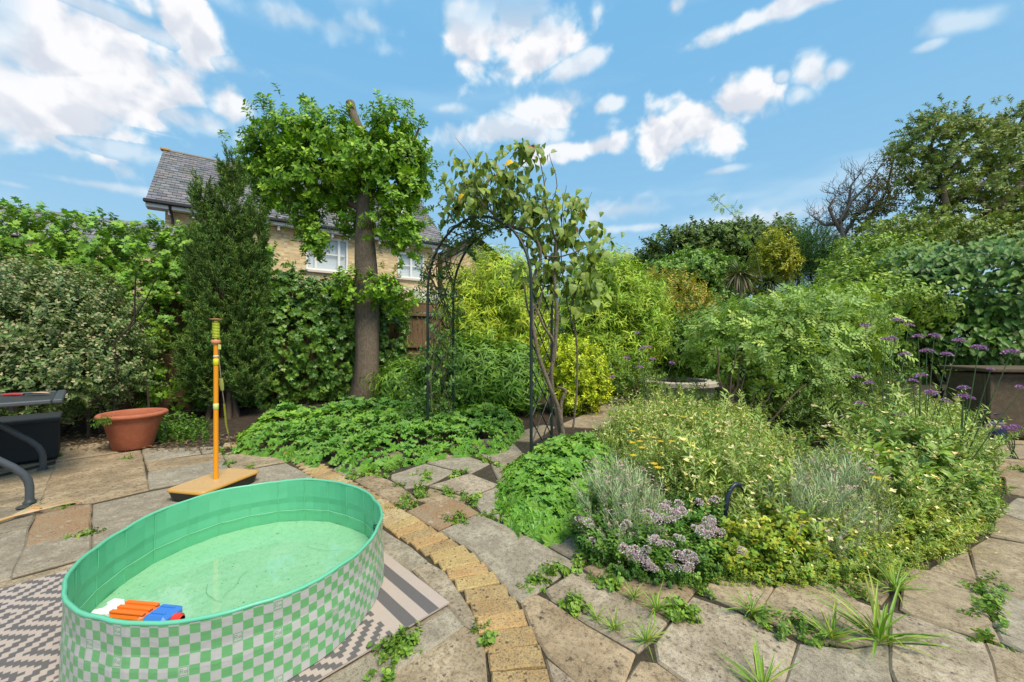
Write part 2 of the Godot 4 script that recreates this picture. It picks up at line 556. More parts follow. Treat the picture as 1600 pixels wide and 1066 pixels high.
# ---------------------------------------------------------------- sky
func view_dir(px: float, py: float) -> Vector3: return Vector3((px - 800.0) / F, (HY - py) / F, -1.0).normalized()
var clouds := []
func puff(px: float, py: float, rx: float, ry: float, rot := 0.0, dens := 1.0):
	# a cloud body as an ellipse on the sphere: centre, two tangent axes
	var c := view_dir(px, py)
	var right := Vector3.UP.cross(-c).normalized() * -1.0
	right = c.cross(Vector3.UP).normalized()
	var up := right.cross(c).normalized()
	var k := 1.0 / (F * sqrt(1.0 + pow((px - 800.0) / F, 2) + pow((py - HY) / F, 2)))
	var x := right.rotated(c, -rot)
	var y := up.rotated(c, -rot)
	clouds.append([c, x / (rx * k), y / (ry * k), dens, cos(minf(maxf(rx, ry) * k * 1.9, 1.5))])
var cn: FastNoiseLite
var cw: FastNoiseLite
var cs: FastNoiseLite
func sky_color(d: Vector3, placed: bool) -> Color:
	var e := maxf(d.y, 0.0)
	var t := pow(clampf(1.0 - e, 0.0, 1.0), 2.6)
	var top := Color(0.46, 0.71, 0.895)
	var hor := Color(0.76, 0.875, 0.945)
	var c := top.lerp(hor, t)
	var q := d * 100.0
	var w := Vector3(cw.get_noise_3dv(q), cw.get_noise_3dv(q + Vector3(50, 0, 0)), cw.get_noise_3dv(q + Vector3(0, 50, 0)))
	# thin veils and low streaks
	var st := cs.get_noise_3dv(Vector3(q.x, q.y * 6.0, q.z) + Vector3(9, 3, 7) + w * 2.0) + 0.35 * cn.get_noise_3dv(Vector3(q.x, q.y * 4.0, q.z) * 0.6)
	c = c.lerp(Color(0.92, 0.955, 0.99), smoothstep(0.02, 0.6, st) * smoothstep(0.8, 0.1, e) * 0.45)
	var f := -1.0
	var soft := 0.3
	var amt := 0.0
	var low := 0.0
	if placed:
		for cl in clouds:
			var cc: Vector3 = cl[0]
			if d.dot(cc) < cl[4]: continue
			var x := d.dot(cl[1])
			var y := d.dot(cl[2])
			var r: float = 1.0 - sqrt(x * x + y * y) - (1.0 - cl[3]) * 0.25
			if r > f:
				f = r
				low = -y
				amt = cl[3]
		if f < -0.9: return c
	else:
		f = cs.get_noise_3dv(q * Vector3(1, 1.8, 1) + w * 3.0) * 1.8 - 0.06
		amt = 0.95
		low = 0.2
	var p := q + w * 2.5
	var n := cn.get_noise_3dv(p)
	var n2 := cn.get_noise_3dv(p * 2.6 + Vector3(31, 7, 3))
	var edge := f * 0.95 + n * 0.62 + n2 * 0.34
	soft = lerpf(0.85, 0.46, amt * amt)
	var den := smoothstep(0.0, soft, edge) * lerpf(0.55, 1.0, smoothstep(0.5, 1.0, amt))
	# billows: slopes that face the sun are white, the others and the base greyer
	var nb := cn.get_noise_3dv(p + Vector3(1.2, 2.4, 1.2))
	var relief := clampf((nb - n) * 2.6, -0.5, 0.6)
	var g := clampf(0.16 + relief * 0.5 + low * 0.3 * smoothstep(0.0, 0.8, edge), 0.0, 0.8)
	var white := Color(0.98, 0.98, 0.99).lerp(Color(0.72, 0.765, 0.84), g)
	return c.lerp(white, clampf(den, 0.0, 1.0))
func make_sky() -> ImageTexture:
	cn = noise(0.075, 6, 11)
	cw = noise(0.05, 3, 5)
	cs = noise(0.012, 4, 23)
	puff(110, 70, 190, 110, 0.05)
	puff(60, 170, 170, 100, 0.1)
	puff(190, 150, 150, 75, 0.25)
	puff(300, 50, 45, 60, 0.0)
	puff(290, 185, 110, 35, 0.1, 0.75)
	puff(360, 165, 45, 40, 0.0, 0.9)
	puff(150, 225, 160, 30, 0.05, 0.6)
	puff(130, 5, 260, 26, 0.0, 0.75)
	puff(470, 30, 200, 24, 0.05, 0.5)
	puff(580, 40, 90, 22, 0.1, 0.35)
	puff(760, 60, 90, 66, 0.15)
	puff(850, 70, 100, 48, 0.35)
	puff(800, 15, 75, 40, 0.0)
	puff(890, 105, 80, 22, 0.3, 0.8)
	puff(860, 180, 75, 40, 0.0, 0.9)
	puff(800, 205, 150, 28, 0.05, 0.8)
	puff(900, 235, 120, 18, 0.1, 0.9)
	puff(950, 165, 32, 14, 0.1, 0.8)
	puff(1035, 215, 50, 42, -0.2)
	puff(1095, 195, 80, 40, -0.5)
	puff(1165, 155, 62, 42, -0.6)
	puff(1270, 110, 30, 40, 0.5, 0.85)
	puff(1305, 110, 32, 22, -0.3, 0.75)
	puff(1250, 148, 25, 22, 0.0, 0.7)
	puff(1222, 120, 16, 12, 0.0, 0.7)
	puff(1055, 10, 20, 22, 0.0, 0.9)
	puff(1250, 0, 190, 20, 0.0, 0.85)
	puff(1500, 35, 60, 22, -0.3, 0.6)
	puff(1450, 72, 30, 10, 0.0, 0.6)
	puff(160, 290, 130, 12, 0.06, 0.6)
	puff(20, 288, 30, 8, 0.0, 0.6)
	puff(240, 207, 60, 5, 0.05, 0.5)
	puff(960, 330, 160, 22, 0.02, 0.55)
	puff(1180, 345, 150, 20, 0.03, 0.6)
	puff(1130, 266, 40, 8, 0.0, 0.55)
	puff(1000, 355, 130, 10, 0.0, 0.6)
	puff(700, 170, 60, 10, 0.05, 0.4)
	var lw := 512
	var lh := 256
	var low := Image.create(lw, lh, false, Image.FORMAT_RGB8)
	for y in lh:
		for x in lw:
			low.set_pixel(x, y, sky_color(pano(x, y, lw, lh), false))
	var W := 4096
	var H := 2048
	low.resize(W, H, Image.INTERPOLATE_BILINEAR)
	var x0 := int(W * (0.5 - 56.0 / 360.0))
	var x1 := int(W * (0.5 + 56.0 / 360.0))
	var y0 := int(H * (0.5 - 43.0 / 180.0))
	var y1 := int(H * (0.5 + 2.0 / 180.0))
	for y in range(y0, y1):
		for x in range(x0, x1):
			var c := sky_color(pano(x, y, W, H), true)
			var m := minf(minf(x - x0, x1 - 1 - x), y - y0) / 60.0
			if m < 1.0: c = low.get_pixel(x, y).lerp(c, m)
			low.set_pixel(x, y, c)
	var out := Image.create(W, H, false, Image.FORMAT_RGB8)      # straight ahead lies at the panorama's edge
	out.blit_rect(low, Rect2i(0, 0, W / 2, H), Vector2i(W / 2, 0))
	out.blit_rect(low, Rect2i(W / 2, 0, W / 2, H), Vector2i(0, 0))
	return ImageTexture.create_from_image(out)
func pano(x: int, y: int, w: int, h: int) -> Vector3:
	var a := ((x + 0.5) / w - 0.5) * TAU
	var e := (0.5 - (y + 0.5) / h) * PI
	return Vector3(sin(a) * cos(e), sin(e), -cos(a) * cos(e))

# ---------------------------------------------------------------- the scene
var M := {}
func _ready():
	rng.seed = 7
	nz.noise_type = FastNoiseLite.TYPE_SIMPLEX_SMOOTH
	nz.frequency = 0.01
	nz.fractal_octaves = 3
	var cam := Camera3D.new()
	cam.name = "camera"
	cam.position = Vector3(0, CH, 0)
	cam.fov = rad_to_deg(2.0 * atan(533.0 / F))
	cam.near = 0.05
	cam.far = 400.0
	add_child(cam)
	cam.current = true
	var we := WorldEnvironment.new()
	we.name = "world_environment"
	var env := Environment.new()
	env.background_mode = Environment.BG_SKY
	var sky := Sky.new()
	var sm := PanoramaSkyMaterial.new()
	sm.panorama = make_sky()
	sky.sky_material = sm
	env.sky = sky
	env.tonemap_mode = Environment.TONE_MAPPER_LINEAR
	env.tonemap_exposure = EXPOSURE
	env.background_energy_multiplier = SKY_ENERGY
	env.sdfgi_enabled = true
	env.ssao_enabled = true
	env.ssil_enabled = true
	we.environment = env
	add_child(we)
	var sun := DirectionalLight3D.new()
	sun.name = "sun"
	sun.light_color = Color(1.0, 0.95, 0.86)
	sun.light_energy = 0.46
	sun.light_angular_distance = 24.0
	sun.shadow_enabled = true
	sun.rotation_degrees = Vector3(-56, 38, 0)   # from behind the camera and to the right
	add_child(sun)
	materials()
	ground()
	house()
	fence()
	patio()
	pool_and_rug()
	toys()
	table_corner()
	arch()
	left_planting()
	back_planting()
	right_planting()
	flower_bed()
	weeds()
	print("things ", get_child_count())
const EXPOSURE := 3.1
const SKY_ENERGY := 0.335
func materials():
	var bump := gray_tex(512, 0.05, 5, 3)
	M.bump = bump
	var s1 := blend_tex(1024, 21, [Color(0.595, 0.54, 0.455), Color(0.70, 0.645, 0.56), Color(0.50, 0.445, 0.365)], 0.006, 0.24, [[1500, 1.0, 4.6, Color(0.25, 0.23, 0.21), 0.7], [120, 3.0, 9.0, Color(0.74, 0.72, 0.67), 0.6]], 0.22)
	var s2 := blend_tex(1024, 33, [Color(0.58, 0.54, 0.47), Color(0.67, 0.63, 0.555), Color(0.48, 0.44, 0.37)], 0.008, 0.24, [[500, 1.0, 3.4, Color(0.28, 0.26, 0.24), 0.6], [160, 3.0, 10.0, Color(0.75, 0.73, 0.68), 0.6]], 0.2)
	var s3 := blend_tex(1024, 45, [Color(0.60, 0.49, 0.365), Color(0.60, 0.53, 0.435), Color(0.60, 0.44, 0.30)], 0.008, 0.22, [[1200, 1.0, 3.6, Color(0.27, 0.24, 0.2), 0.6], [100, 4.0, 11.0, Color(0.72, 0.69, 0.63), 0.6]], 0.3)
	M.stone = []
	for k in 9:
		var tex: Texture2D = [s1, s2, s3, s1, s2, s1, s2, s1, s2][k]
		var tints := [Color(1, 1, 1), Color(1, 1, 1), Color(1, 1, 1), Color(0.93, 0.91, 0.9), Color(1.0, 0.96, 0.9), Color(1, 0.98, 0.94), Color(0.9, 0.89, 0.87), Color(0.97, 0.93, 0.87), Color(0.96, 0.95, 0.94)]
		M.stone.append(tri_mat(tex, [1.9, 1.7, 1.6, 1.3, 2.1, 1.5, 1.4, 2.2, 1.2][k], 0.92, bump, 0.35, tints[k], Vector3(k * 0.37, 0, k * 0.61)))
	var bt := blend_tex(512, 51, [Color(0.76, 0.68, 0.50), Color(0.71, 0.61, 0.44), Color(0.61, 0.555, 0.45)], 0.01, 0.2, [[500, 1.5, 4.5, Color(0.26, 0.22, 0.18), 0.75], [40, 3, 6, Color(0.76, 0.72, 0.62), 0.5]], 0.3)
	M.brick = [tri_mat(bt, 0.8, 0.92, bump, 0.3), tri_mat(bt, 0.7, 0.92, bump, 0.3, Color(1.0, 0.93, 0.86), Vector3(0.4, 0, 0.2)), tri_mat(bt, 0.9, 0.92, bump, 0.3, Color(0.9, 0.86, 0.82), Vector3(0.1, 0, 0.7)), tri_mat(bt, 0.75, 0.92, bump, 0.3, Color(1.0, 0.98, 0.9), Vector3(0.8, 0, 0.5))]
	M.soil = tri_mat(blend_tex(512, 61, [Color(0.20, 0.155, 0.115), Color(0.28, 0.22, 0.16), Color(0.16, 0.12, 0.09)], 0.02, 0.35), 1.3, 1.0, bump, 1.0)
	M.joint = tri_mat(blend_tex(512, 64, [Color(0.24, 0.21, 0.16), Color(0.30, 0.26, 0.20), Color(0.17, 0.18, 0.10)], 0.02, 0.3), 0.9, 1.0, bump, 1.0)
	M.bark = tri_mat(blend_tex(512, 71, [Color(0.47, 0.41, 0.35), Color(0.57, 0.51, 0.45), Color(0.34, 0.29, 0.24)], 0.02, 0.3, [[160, 1, 4, Color(0.72, 0.71, 0.67), 0.75]], 0.4), 0.7, 0.95, bump, 1.2)
	M.bark.uv1_scale = Vector3(1.4, 0.45, 1.4) * 1.6
	M.leaf = vmat(0.5, 0.7)
	M.gloss = vmat(0.34, 0.35)
	M.matte = vmat(0.8, 0.3, 0.3)
	M.stem = vmat(0.8)
	M.paint = vmat(0.5)
	M.gl = vmat(0.38)
	M.metal = vmat(0.45)
	M.weave = vmat(0.75)
	M.weave.heightmap_enabled = false
	M.pale = tri_mat(blend_tex(256, 66, [Color(0.74, 0.70, 0.63), Color(0.80, 0.76, 0.69), Color(0.66, 0.62, 0.55)], 0.02, 0.15), 1.1, 0.9, bump, 0.3)
func ground():
	var b := MB.new()
	var R := 300.0
	b.quad(Vector3(-R, -0.022, 60), Vector3(R, -0.022, 60), Vector3(R, -0.022, -R), Vector3(-R, -0.022, -R))
	var g := put(b, "ground", M.soil)
	g.set_meta("kind", "structure")
	tag(g, "dark bare soil under the planting and paving", "ground", "", "structure")

# ---------------------------------------------------------------- the houses beyond the fence
const HU := Vector3(0.827, 0, -0.562)     # along the street, receding to the right
const HN := Vector3(-0.562, 0, -0.827)    # away from the garden
func hw(a: float, b: float, y: float) -> Vector3: return Vector3(-12.3, 0, -13.1) + HU * a + HN * b + Vector3(0, y, 0)
func brick_tex() -> ImageTexture:
	# far brickwork, courses a couple of pixels high in the picture
	var im := Image.create(256, 256, false, Image.FORMAT_RGB8)
	im.fill(Color(0.80, 0.76, 0.67))
	rng.seed = 5
	for r in 12:
		for k in range(-1, 5):
			var x := k * 64 + (32 if r % 2 else 0)
			var c: Color = [Color(0.84, 0.73, 0.54), Color(0.81, 0.69, 0.50), Color(0.87, 0.77, 0.59), Color(0.77, 0.64, 0.46)][rng.randi() % 4]
			var y := r * 256 / 12
			im.fill_rect(Rect2i(x + 2, y + 2, 60, 18), c * rr(0.94, 1.05))
			if k == -1: rng.seed = 5 + r * 9
	return ImageTexture.create_from_image(im)
func wall_rect(b: MB, p: Vector3, ux: Vector3, w: float, h: float, holes := [], m := 0.9):
	# a wall face with rectangular openings [x0, y0, x1, y1]
	var xs := [0.0, w]
	var ys := [0.0, h]
	for q in holes:
		xs.append(q[0]); xs.append(q[2]); ys.append(q[1]); ys.append(q[3])
	xs.sort(); ys.sort()
	for i in xs.size() - 1:
		for j in ys.size() - 1:
			var x0: float = xs[i]
			var x1: float = xs[i + 1]
			var y0: float = ys[j]
			var y1: float = ys[j + 1]
			if x1 - x0 < 1e-4 or y1 - y0 < 1e-4: continue
			var cx := (x0 + x1) / 2
			var cy := (y0 + y1) / 2
			var skip := false
			for q in holes:
				if cx > q[0] and cx < q[2] and cy > q[1] and cy < q[3]: skip = true
			if skip: continue
			b.quad(p + ux * x0 + Vector3(0, y0, 0), p + ux * x1 + Vector3(0, y0, 0), p + ux * x1 + Vector3(0, y1, 0), p + ux * x0 + Vector3(0, y1, 0), V2(x0 / m, -y0 / m), V2(x1 / m, -y0 / m), V2(x1 / m, -y1 / m), V2(x0 / m, -y1 / m))
func slates(parent: Node, e0: Vector3, along: Vector3, ln: float, up: Vector3, rise: float, base: Array, course := 0.2, wid := 0.25):
	# overlapping slate courses: e0 the eave corner, up the slope vector (unit), rise its length
	var b := MB.new()
	var nrm := along.cross(up).normalized()
	if nrm.y < 0: nrm = -nrm
	var rows := int(rise / course)
	for r in rows:
		var o := e0 + up * (r * rise / rows)
		var x := -wid * (0.5 if r % 2 else 0.0)
		while x < ln:
			var a := clampf(x + 0.006, 0, ln)
			var z := clampf(x + wid - 0.006, 0, ln)
			x += wid
			if z - a < 0.03: continue
			b.col = vary(base[rng.randi() % base.size()], 0.16)
			var lift := nrm * rr(0.022, 0.034)
			var p0 := o + along * a + lift
			var p1 := o + along * z + lift
			var top := up * (rise / rows + 0.02)
			b.quad(p0, p1, p1 + top - nrm * 0.02, p0 + top - nrm * 0.02)
			b.quad(p0 - nrm * 0.03, p1 - nrm * 0.03, p1, p0)
	put(b, "slates", M.slate, parent).set_meta("kind", "stuff")
	var s := MB.new()
	s.col = Color(0.04, 0.04, 0.045)
	s.quad(e0, e0 + along * ln, e0 + along * ln + up * rise, e0 + up * rise)
	put(s, "roof_deck", M.slate, parent)
func sash_window(parent: Node, a0: float, a1: float, y0: float, y1: float, b0: float, splits: Array):
	# a white frame set in the wall opening, sashes with a meeting rail, panes behind
	var w := MB.new()
	w.col = Color(0.78, 0.78, 0.76)
	var bas := Basis(HU, Vector3.UP, -HN)
	var fr := func(x0: float, yy0: float, x1: float, yy1: float, bb: float, th: float):
		w.box(hw((x0 + x1) / 2, bb, (yy0 + yy1) / 2), Vector3(x1 - x0, yy1 - yy0, th), bas, 0.006)
	fr.call(a0 + 0.003, y0, a0 + 0.08, y1, b0 + 0.06, 0.12)
	fr.call(a1 - 0.08, y0, a1 - 0.003, y1, b0 + 0.06, 0.12)
	fr.call(a0 + 0.081, y1 - 0.09, a1 - 0.081, y1 - 0.002, b0 + 0.06, 0.118)
	fr.call(a0 + 0.081, y0 + 0.002, a1 - 0.081, y0 + 0.08, b0 + 0.06, 0.118)
	for s in splits: fr.call(s - 0.05, y0 + 0.081, s + 0.05, y1 - 0.091, b0 + 0.06, 0.115)
	var ym := (y0 + y1) / 2
	var xs := [a0 + 0.08] + splits + [a1 - 0.08]
	for i in xs.size() - 1: fr.call(xs[i] + 0.052, ym - 0.025, xs[i + 1] - 0.052, ym + 0.025, b0 + 0.075, 0.05)
	var win := put(w, "window", M.paint, parent)
	for i in xs.size() - 1:
		for h in 2:
			var g := MB.new()
			var ya: float = [y0 + 0.08, ym + 0.03][h]
			var yb: float = [ym - 0.03, y1 - 0.09][h]
			g.quad(hw(xs[i] + 0.01, b0 + 0.085, ya), hw(xs[i + 1] - 0.01, b0 + 0.085, ya), hw(xs[i + 1] - 0.01, b0 + 0.085, yb), hw(xs[i] + 0.01, b0 + 0.085, yb))
			put(g, "pane", M.pane, win)
	var bl := MB.new()
	bl.col = Color(0.62, 0.64, 0.66)
	bl.box(hw((a0 + a1) / 2, b0 + 0.16, (y0 + y1) / 2), Vector3(a1 - a0 - 0.05, y1 - y0 - 0.05, 0.01), bas)
	put(bl, "blind", M.paint, win)
	var si := MB.new()
	si.col = Color(0.62, 0.55, 0.46)
	si.box(hw((a0 + a1) / 2, b0 - 0.02, y0 - 0.05), Vector3(a1 - a0 + 0.16, 0.1, 0.2), bas, 0.008)
	put(si, "sill", M.paint, win)
func house():
	M.slate = vmat(0.55)
	M.brickwall = mat(Color.WHITE, 0.95)
	M.brickwall.albedo_texture = brick_tex()
	M.pane = mat(Color(0.85, 0.92, 0.95, 0.22), 0.03)
	M.pane.transparency = BaseMaterial3D.TRANSPARENCY_ALPHA
	var bas := Basis(HU, Vector3.UP, -HN)
	var h := thing("brick_house", "yellow brick house with grey slate roof and white sash windows", "house", hw(0.45, 0.35, 0))
	var b := MB.new()
	var wl := 10.2
	wall_rect(b, hw(0.45, 0.35, 0), HU, wl, 5.75, [[4.38, 4.18, 6.02, 5.62], [8.2, 4.2, 9.5, 5.4]])
	wall_rect(b, hw(0.45, 6.45, 0), -HN, 6.1, 5.75)
	wall_rect(b, hw(0.45 + wl, 0.35, 0), HN, 6.1, 5.75)
	wall_rect(b, hw(0.45 + wl, 6.45, 0), -HU, wl, 5.75)
	for q in [[4.38, 4.18, 6.02, 5.62], [8.2, 4.2, 9.5, 5.4]]:      # reveals
		var x0: float = q[0] + 0.45
		var x1: float = q[2] + 0.45
		for e in [[x0, x0, q[1], q[3]], [x1, x1, q[1], q[3]], [x0, x1, q[3], q[3]], [x0, x1, q[1], q[1]]]:
			b.quad(hw(e[0], 0.35, e[2]), hw(e[1] , 0.35, e[2] if e[0] != e[1] else e[3]), hw(e[1], 0.55, e[2] if e[0] != e[1] else e[3]), hw(e[0], 0.55, e[2]))
	# gable triangles
	for x in [0.45, 0.45 + wl]:
		b.tri(hw(x, 0.35, 5.75), hw(x, 6.45, 5.75), hw(x, 3.4, 8.6))
	var o := put(b, "wall", M.brickwall, h, true)
	o.set_meta("kind", "structure")
	rng.seed = 91
	var grey := [Color(0.17, 0.17, 0.18), Color(0.21, 0.205, 0.21), Color(0.14, 0.14, 0.15), Color(0.19, 0.175, 0.17)]
	var upf := Vector3(HN.x * 3.45, 3.04, HN.z * 3.45).normalized()
	slates(h, hw(0, -0.05, 5.95), HU, 11.0, upf, 4.6, grey)
	var upb := Vector3(-HN.x * 3.45, 3.04, -HN.z * 3.45).normalized()
	slates(h, hw(0, 6.85, 5.95), HU, 11.0, upb, 4.6, grey)
	var rd := MB.new()
	rd.col = Color(0.2, 0.17, 0.15)
	rd.tube([hw(-0.02, 3.4, 9.0), hw(11.02, 3.4, 9.0)], 0.07, 6)
	var rdo := put(rd, "ridge_tiles", M.slate, h)
	rd = MB.new()
	rd.col = Color(0.45, 0.24, 0.05)
	rd.box(hw(0.06, 3.4, 9.03), Vector3(0.3, 0.1, 0.2), bas, 0.03)
	put(rd, "lichen_patch", M.slate, rdo)
	# eaves: fascia, soffit, gutter, downpipe, brackets
	var e := MB.new()
	e.col = Color(0.72, 0.71, 0.68)
	e.box(hw(5.5, 0.0, 5.82), Vector3(10.96, 0.14, 0.05), bas)
	e.box(hw(5.5, 0.19, 5.78), Vector3(10.9, 0.03, 0.3), bas)
	put(e, "fascia", M.paint, h)
	var bg := MB.new()
	bg.col = Color(0.72, 0.71, 0.68)
	bg.quad(hw(0.0, -0.02, 5.74), hw(0.0, 3.4, 8.8), hw(0.0, 3.4, 8.98), hw(0.0, -0.02, 5.93))
	bg.quad(hw(0.0, -0.02, 5.74), hw(0.0, 0.36, 5.74), hw(0.44, 0.36, 5.74), hw(0.44, -0.02, 5.74))
	bg.quad(hw(0.0, 0.36, 5.74), hw(0.0, 3.4, 8.5), hw(0.44, 3.4, 8.5), hw(0.44, 0.36, 5.74))
	put(bg, "bargeboard", M.paint, h)
	var gu := MB.new()
	gu.col = Color(0.018, 0.018, 0.02)
	gu.box(hw(5.5, -0.09, 5.93), Vector3(11.1, 0.13, 0.13), bas, 0.03)
	put(gu, "gutter", M.paint, h)
	var dp := MB.new()
	dp.col = Color(0.018, 0.018, 0.02)
	dp.tube([hw(0.62, -0.05, 5.86), hw(0.64, 0.0, 5.7), hw(0.66, 0.27, 5.45), hw(0.66, 0.27, 0.1)], 0.04, 8)
	put(dp, "downpipe", M.paint, h)
	var bk := MB.new()
	bk.col = Color(0.75, 0.74, 0.71)
	bk.box(Vector3.ZERO, Vector3(0.09, 0.16, 0.26), bas, 0.01)
	var bm := bk.mesh()
	for k in 16: copy_of(bm, "bracket", M.paint, h, Transform3D(Basis.IDENTITY, hw(0.6 + k * 0.65, 0.2, 5.66)))
	sash_window(h, 4.83, 6.47, 4.18, 5.62, 0.35, [5.2, 6.1])
	sash_window(h, 8.65, 9.95, 4.2, 5.4, 0.35, [9.3])
	# dormer on the slope
	var dm := MB.new()
	dm.col = Color(0.74, 0.75, 0.76)
	dm.box(hw(9.1, 0.9, 7.35), Vector3(1.0, 1.5, 0.1), bas, 0.02)
	var dor := put(dm, "dormer", M.paint, h)
	dm = MB.new()
	dm.col = Color(0.23, 0.26, 0.30)
	for x in [8.57, 9.63]: dm.box(hw(x, 1.75, 7.4), Vector3(0.06, 1.5, 1.8), bas, 0.01)
	dm.box(hw(9.1, 1.7, 8.17), Vector3(1.4, 0.07, 2.0), bas, 0.02)
	put(dm, "dormer_cheek", M.slate, dor)
	# neighbouring gable
	var h2 := thing("gabled_house", "brick house with dark bargeboards behind the rose arch", "house", hw(14.0, 1.0, 0))
	b = MB.new()
	wall_rect(b, hw(11.2, 1.0, 0), HU, 3.4, 5.8)
	wall_rect(b, hw(11.2, 8.0, 0), -HN, 7.0, 5.8)
	wall_rect(b, hw(14.6, 1.0, 0), HN, 7.0, 5.8)
	b.tri(hw(11.2, 1.0, 5.8), hw(14.6, 1.0, 5.8), hw(12.9, 1.0, 6.7))
	put(b, "wall", M.brickwall, h2, true)
	var sl := (HU * 3.3 + Vector3(0, 2.0, 0)).normalized()
	slates(h2, hw(10.9, 0.6, 5.6), HN, 7.5, sl, 2.34, grey)
	slates(h2, hw(14.9, 0.6, 5.6), HN, 7.5, (HU * -3.3 + Vector3(0, 2.0, 0)).normalized(), 2.34, grey)
	var bb := MB.new()
	bb.col = Color(0.02, 0.02, 0.022)
	bb.tube([hw(10.85, 0.56, 5.58), hw(12.9, 0.56, 6.86), hw(14.95, 0.56, 5.58)], 0.09, 4)
	put(bb, "bargeboard", M.paint, h2)
	# garage behind the hedge
	var g := thing("garage", "low garage with a grey tiled roof showing above the creeper hedge", "garage", Vector3(-11.66, 0, -9.0))
	var gw := func(t: float, s: float, y: float) -> Vector3: return Vector3(-11.66, 0, -9.0) + HU * t + HN * s + Vector3(0, y, 0)
	b = MB.new()
	wall_rect(b, gw.call(-4.0, -1.4, 0), HU, 7.6, 3.4)
	wall_rect(b, gw.call(3.6, -1.4, 0), HN, 2.8, 3.4)
	wall_rect(b, gw.call(-4.0, 1.4, 0), -HN, 2.8, 3.4)
	put(b, "wall", M.brickwall, g, true)
	var gs := (HN * 1.5 + Vector3(0, 0.93, 0)).normalized()
	slates(g, gw.call(-4.1, -1.5, 3.4), HU, 7.8, gs, 1.75, [Color(0.2, 0.2, 0.21), Color(0.26, 0.25, 0.25)], 0.25, 0.3)
	slates(g, gw.call(-4.1, 1.5, 3.4), HU, 7.8, (HN * -1.5 + Vector3(0, 0.93, 0)).normalized(), 1.75, [Color(0.2, 0.2, 0.21)], 0.25, 0.3)
	# conservatory roof against the house
	var cv := thing("conservatory", "white framed glass lean-to against the brick house", "conservatory", hw(10.2, -2.2, 0))
	var cf := MB.new()
	cf.col = Color(0.8, 0.8, 0.79)
	for k in 6:
		var x := 8.9 + k * 0.55
		cf.tube([hw(x, -2.2, 2.75), hw(x, 0.3, 3.75)], 0.035, 4)
		cf.tube([hw(x, -2.2, 0.0), hw(x, -2.2, 2.75)], 0.035, 4)
	cf.tube([hw(8.85, -2.2, 2.75), hw(11.7, -2.2, 2.75)], 0.06, 4)
	put(cf, "frame", M.paint, cv)
	for k in 5:
		var x := 8.9 + k * 0.55
		var gl := MB.new()
		gl.quad(hw(x + 0.03, -2.2, 2.76), hw(x + 0.52, -2.2, 2.76), hw(x + 0.52, 0.3, 3.76), hw(x + 0.03, 0.3, 3.76))
		put(gl, "pane", M.pane, cv)
	var bl := MB.new()
	bl.col = Color(0.6, 0.62, 0.64)
	bl.box(hw(10.3, -1.9, 1.35), Vector3(2.7, 2.6, 0.02), bas)
	put(bl, "blind", M.paint, cv)

# ---------------------------------------------------------------- fence on the left boundary
func fw(t: float, s: float, y: float) -> Vector3: return Vector3(-4.6, 0, -7.6) + HU * t + HN * s + Vector3(0, y, 0)
func fence():
	var bas := Basis(HU, Vector3.UP, -HN)
	var f := thing("wooden_fence", "weathered brown close-board fence partly buried under ivy", "fence", fw(0, 0, 0))
	rng.seed = 12
	var wood := tri_mat(blend_tex(256, 81, [Color(0.44, 0.35, 0.26), Color(0.53, 0.43, 0.33), Color(0.36, 0.28, 0.20)], 0.03, 0.25), 0.9, 0.9, M.bump, 0.4)
	wood.uv1_scale = Vector3(2.4, 0.4, 2.4)
	M.wood = wood
	for bay in range(-6, 4):                          # hidden bays: one panel each
		if bay == 1: continue
		var b := MB.new()
		b.box(fw(bay * 1.83 + 0.9, 0.03, 1.0), Vector3(1.83, 2.0, 0.04), bas, 0.004)
		put(b, "fence_panel", wood, f)
	var bd := MB.new()
	bd.box(Vector3.ZERO, Vector3(0.108, 1.84, 0.02), bas.rotated(Vector3.UP, 0.1), 0.003)
	var bm := bd.mesh()
	var bd2 := MB.new()
	bd2.box(Vector3.ZERO, Vector3(0.104, 1.8, 0.02), bas.rotated(Vector3.UP, 0.13), 0.003)
	var bm2 := bd2.mesh()
	for k in 16: copy_of(bm if k % 3 else bm2, "board", wood, f, Transform3D(Basis.IDENTITY, fw(1.83 + 0.06 + k * 0.114, rr(-0.006, 0.006), 0.94 + rr(-0.01, 0.01))))
	for y in [0.45, 1.1, 1.84]:
		var r := MB.new()
		r.box(fw(2.745, -0.045, y), Vector3(1.83, 0.07, 0.05), bas)
		put(r, "rail", wood, f)
	var c := MB.new()
	c.box(fw(2.745, -0.02, 2.0), Vector3(1.84, 0.2, 0.03), bas)
	put(c, "gravel_board", wood, f)
	var cp := MB.new()
	cp.box(fw(2.745, 0.0, 2.115), Vector3(1.86, 0.03, 0.09), bas)
	put(cp, "capping", wood, f)
	for x in [1.80, 3.67]:
		var p := MB.new()
		p.box(fw(x, -0.02, 1.08), Vector3(0.1, 2.2, 0.1), bas)
		put(p, "post", wood, f)

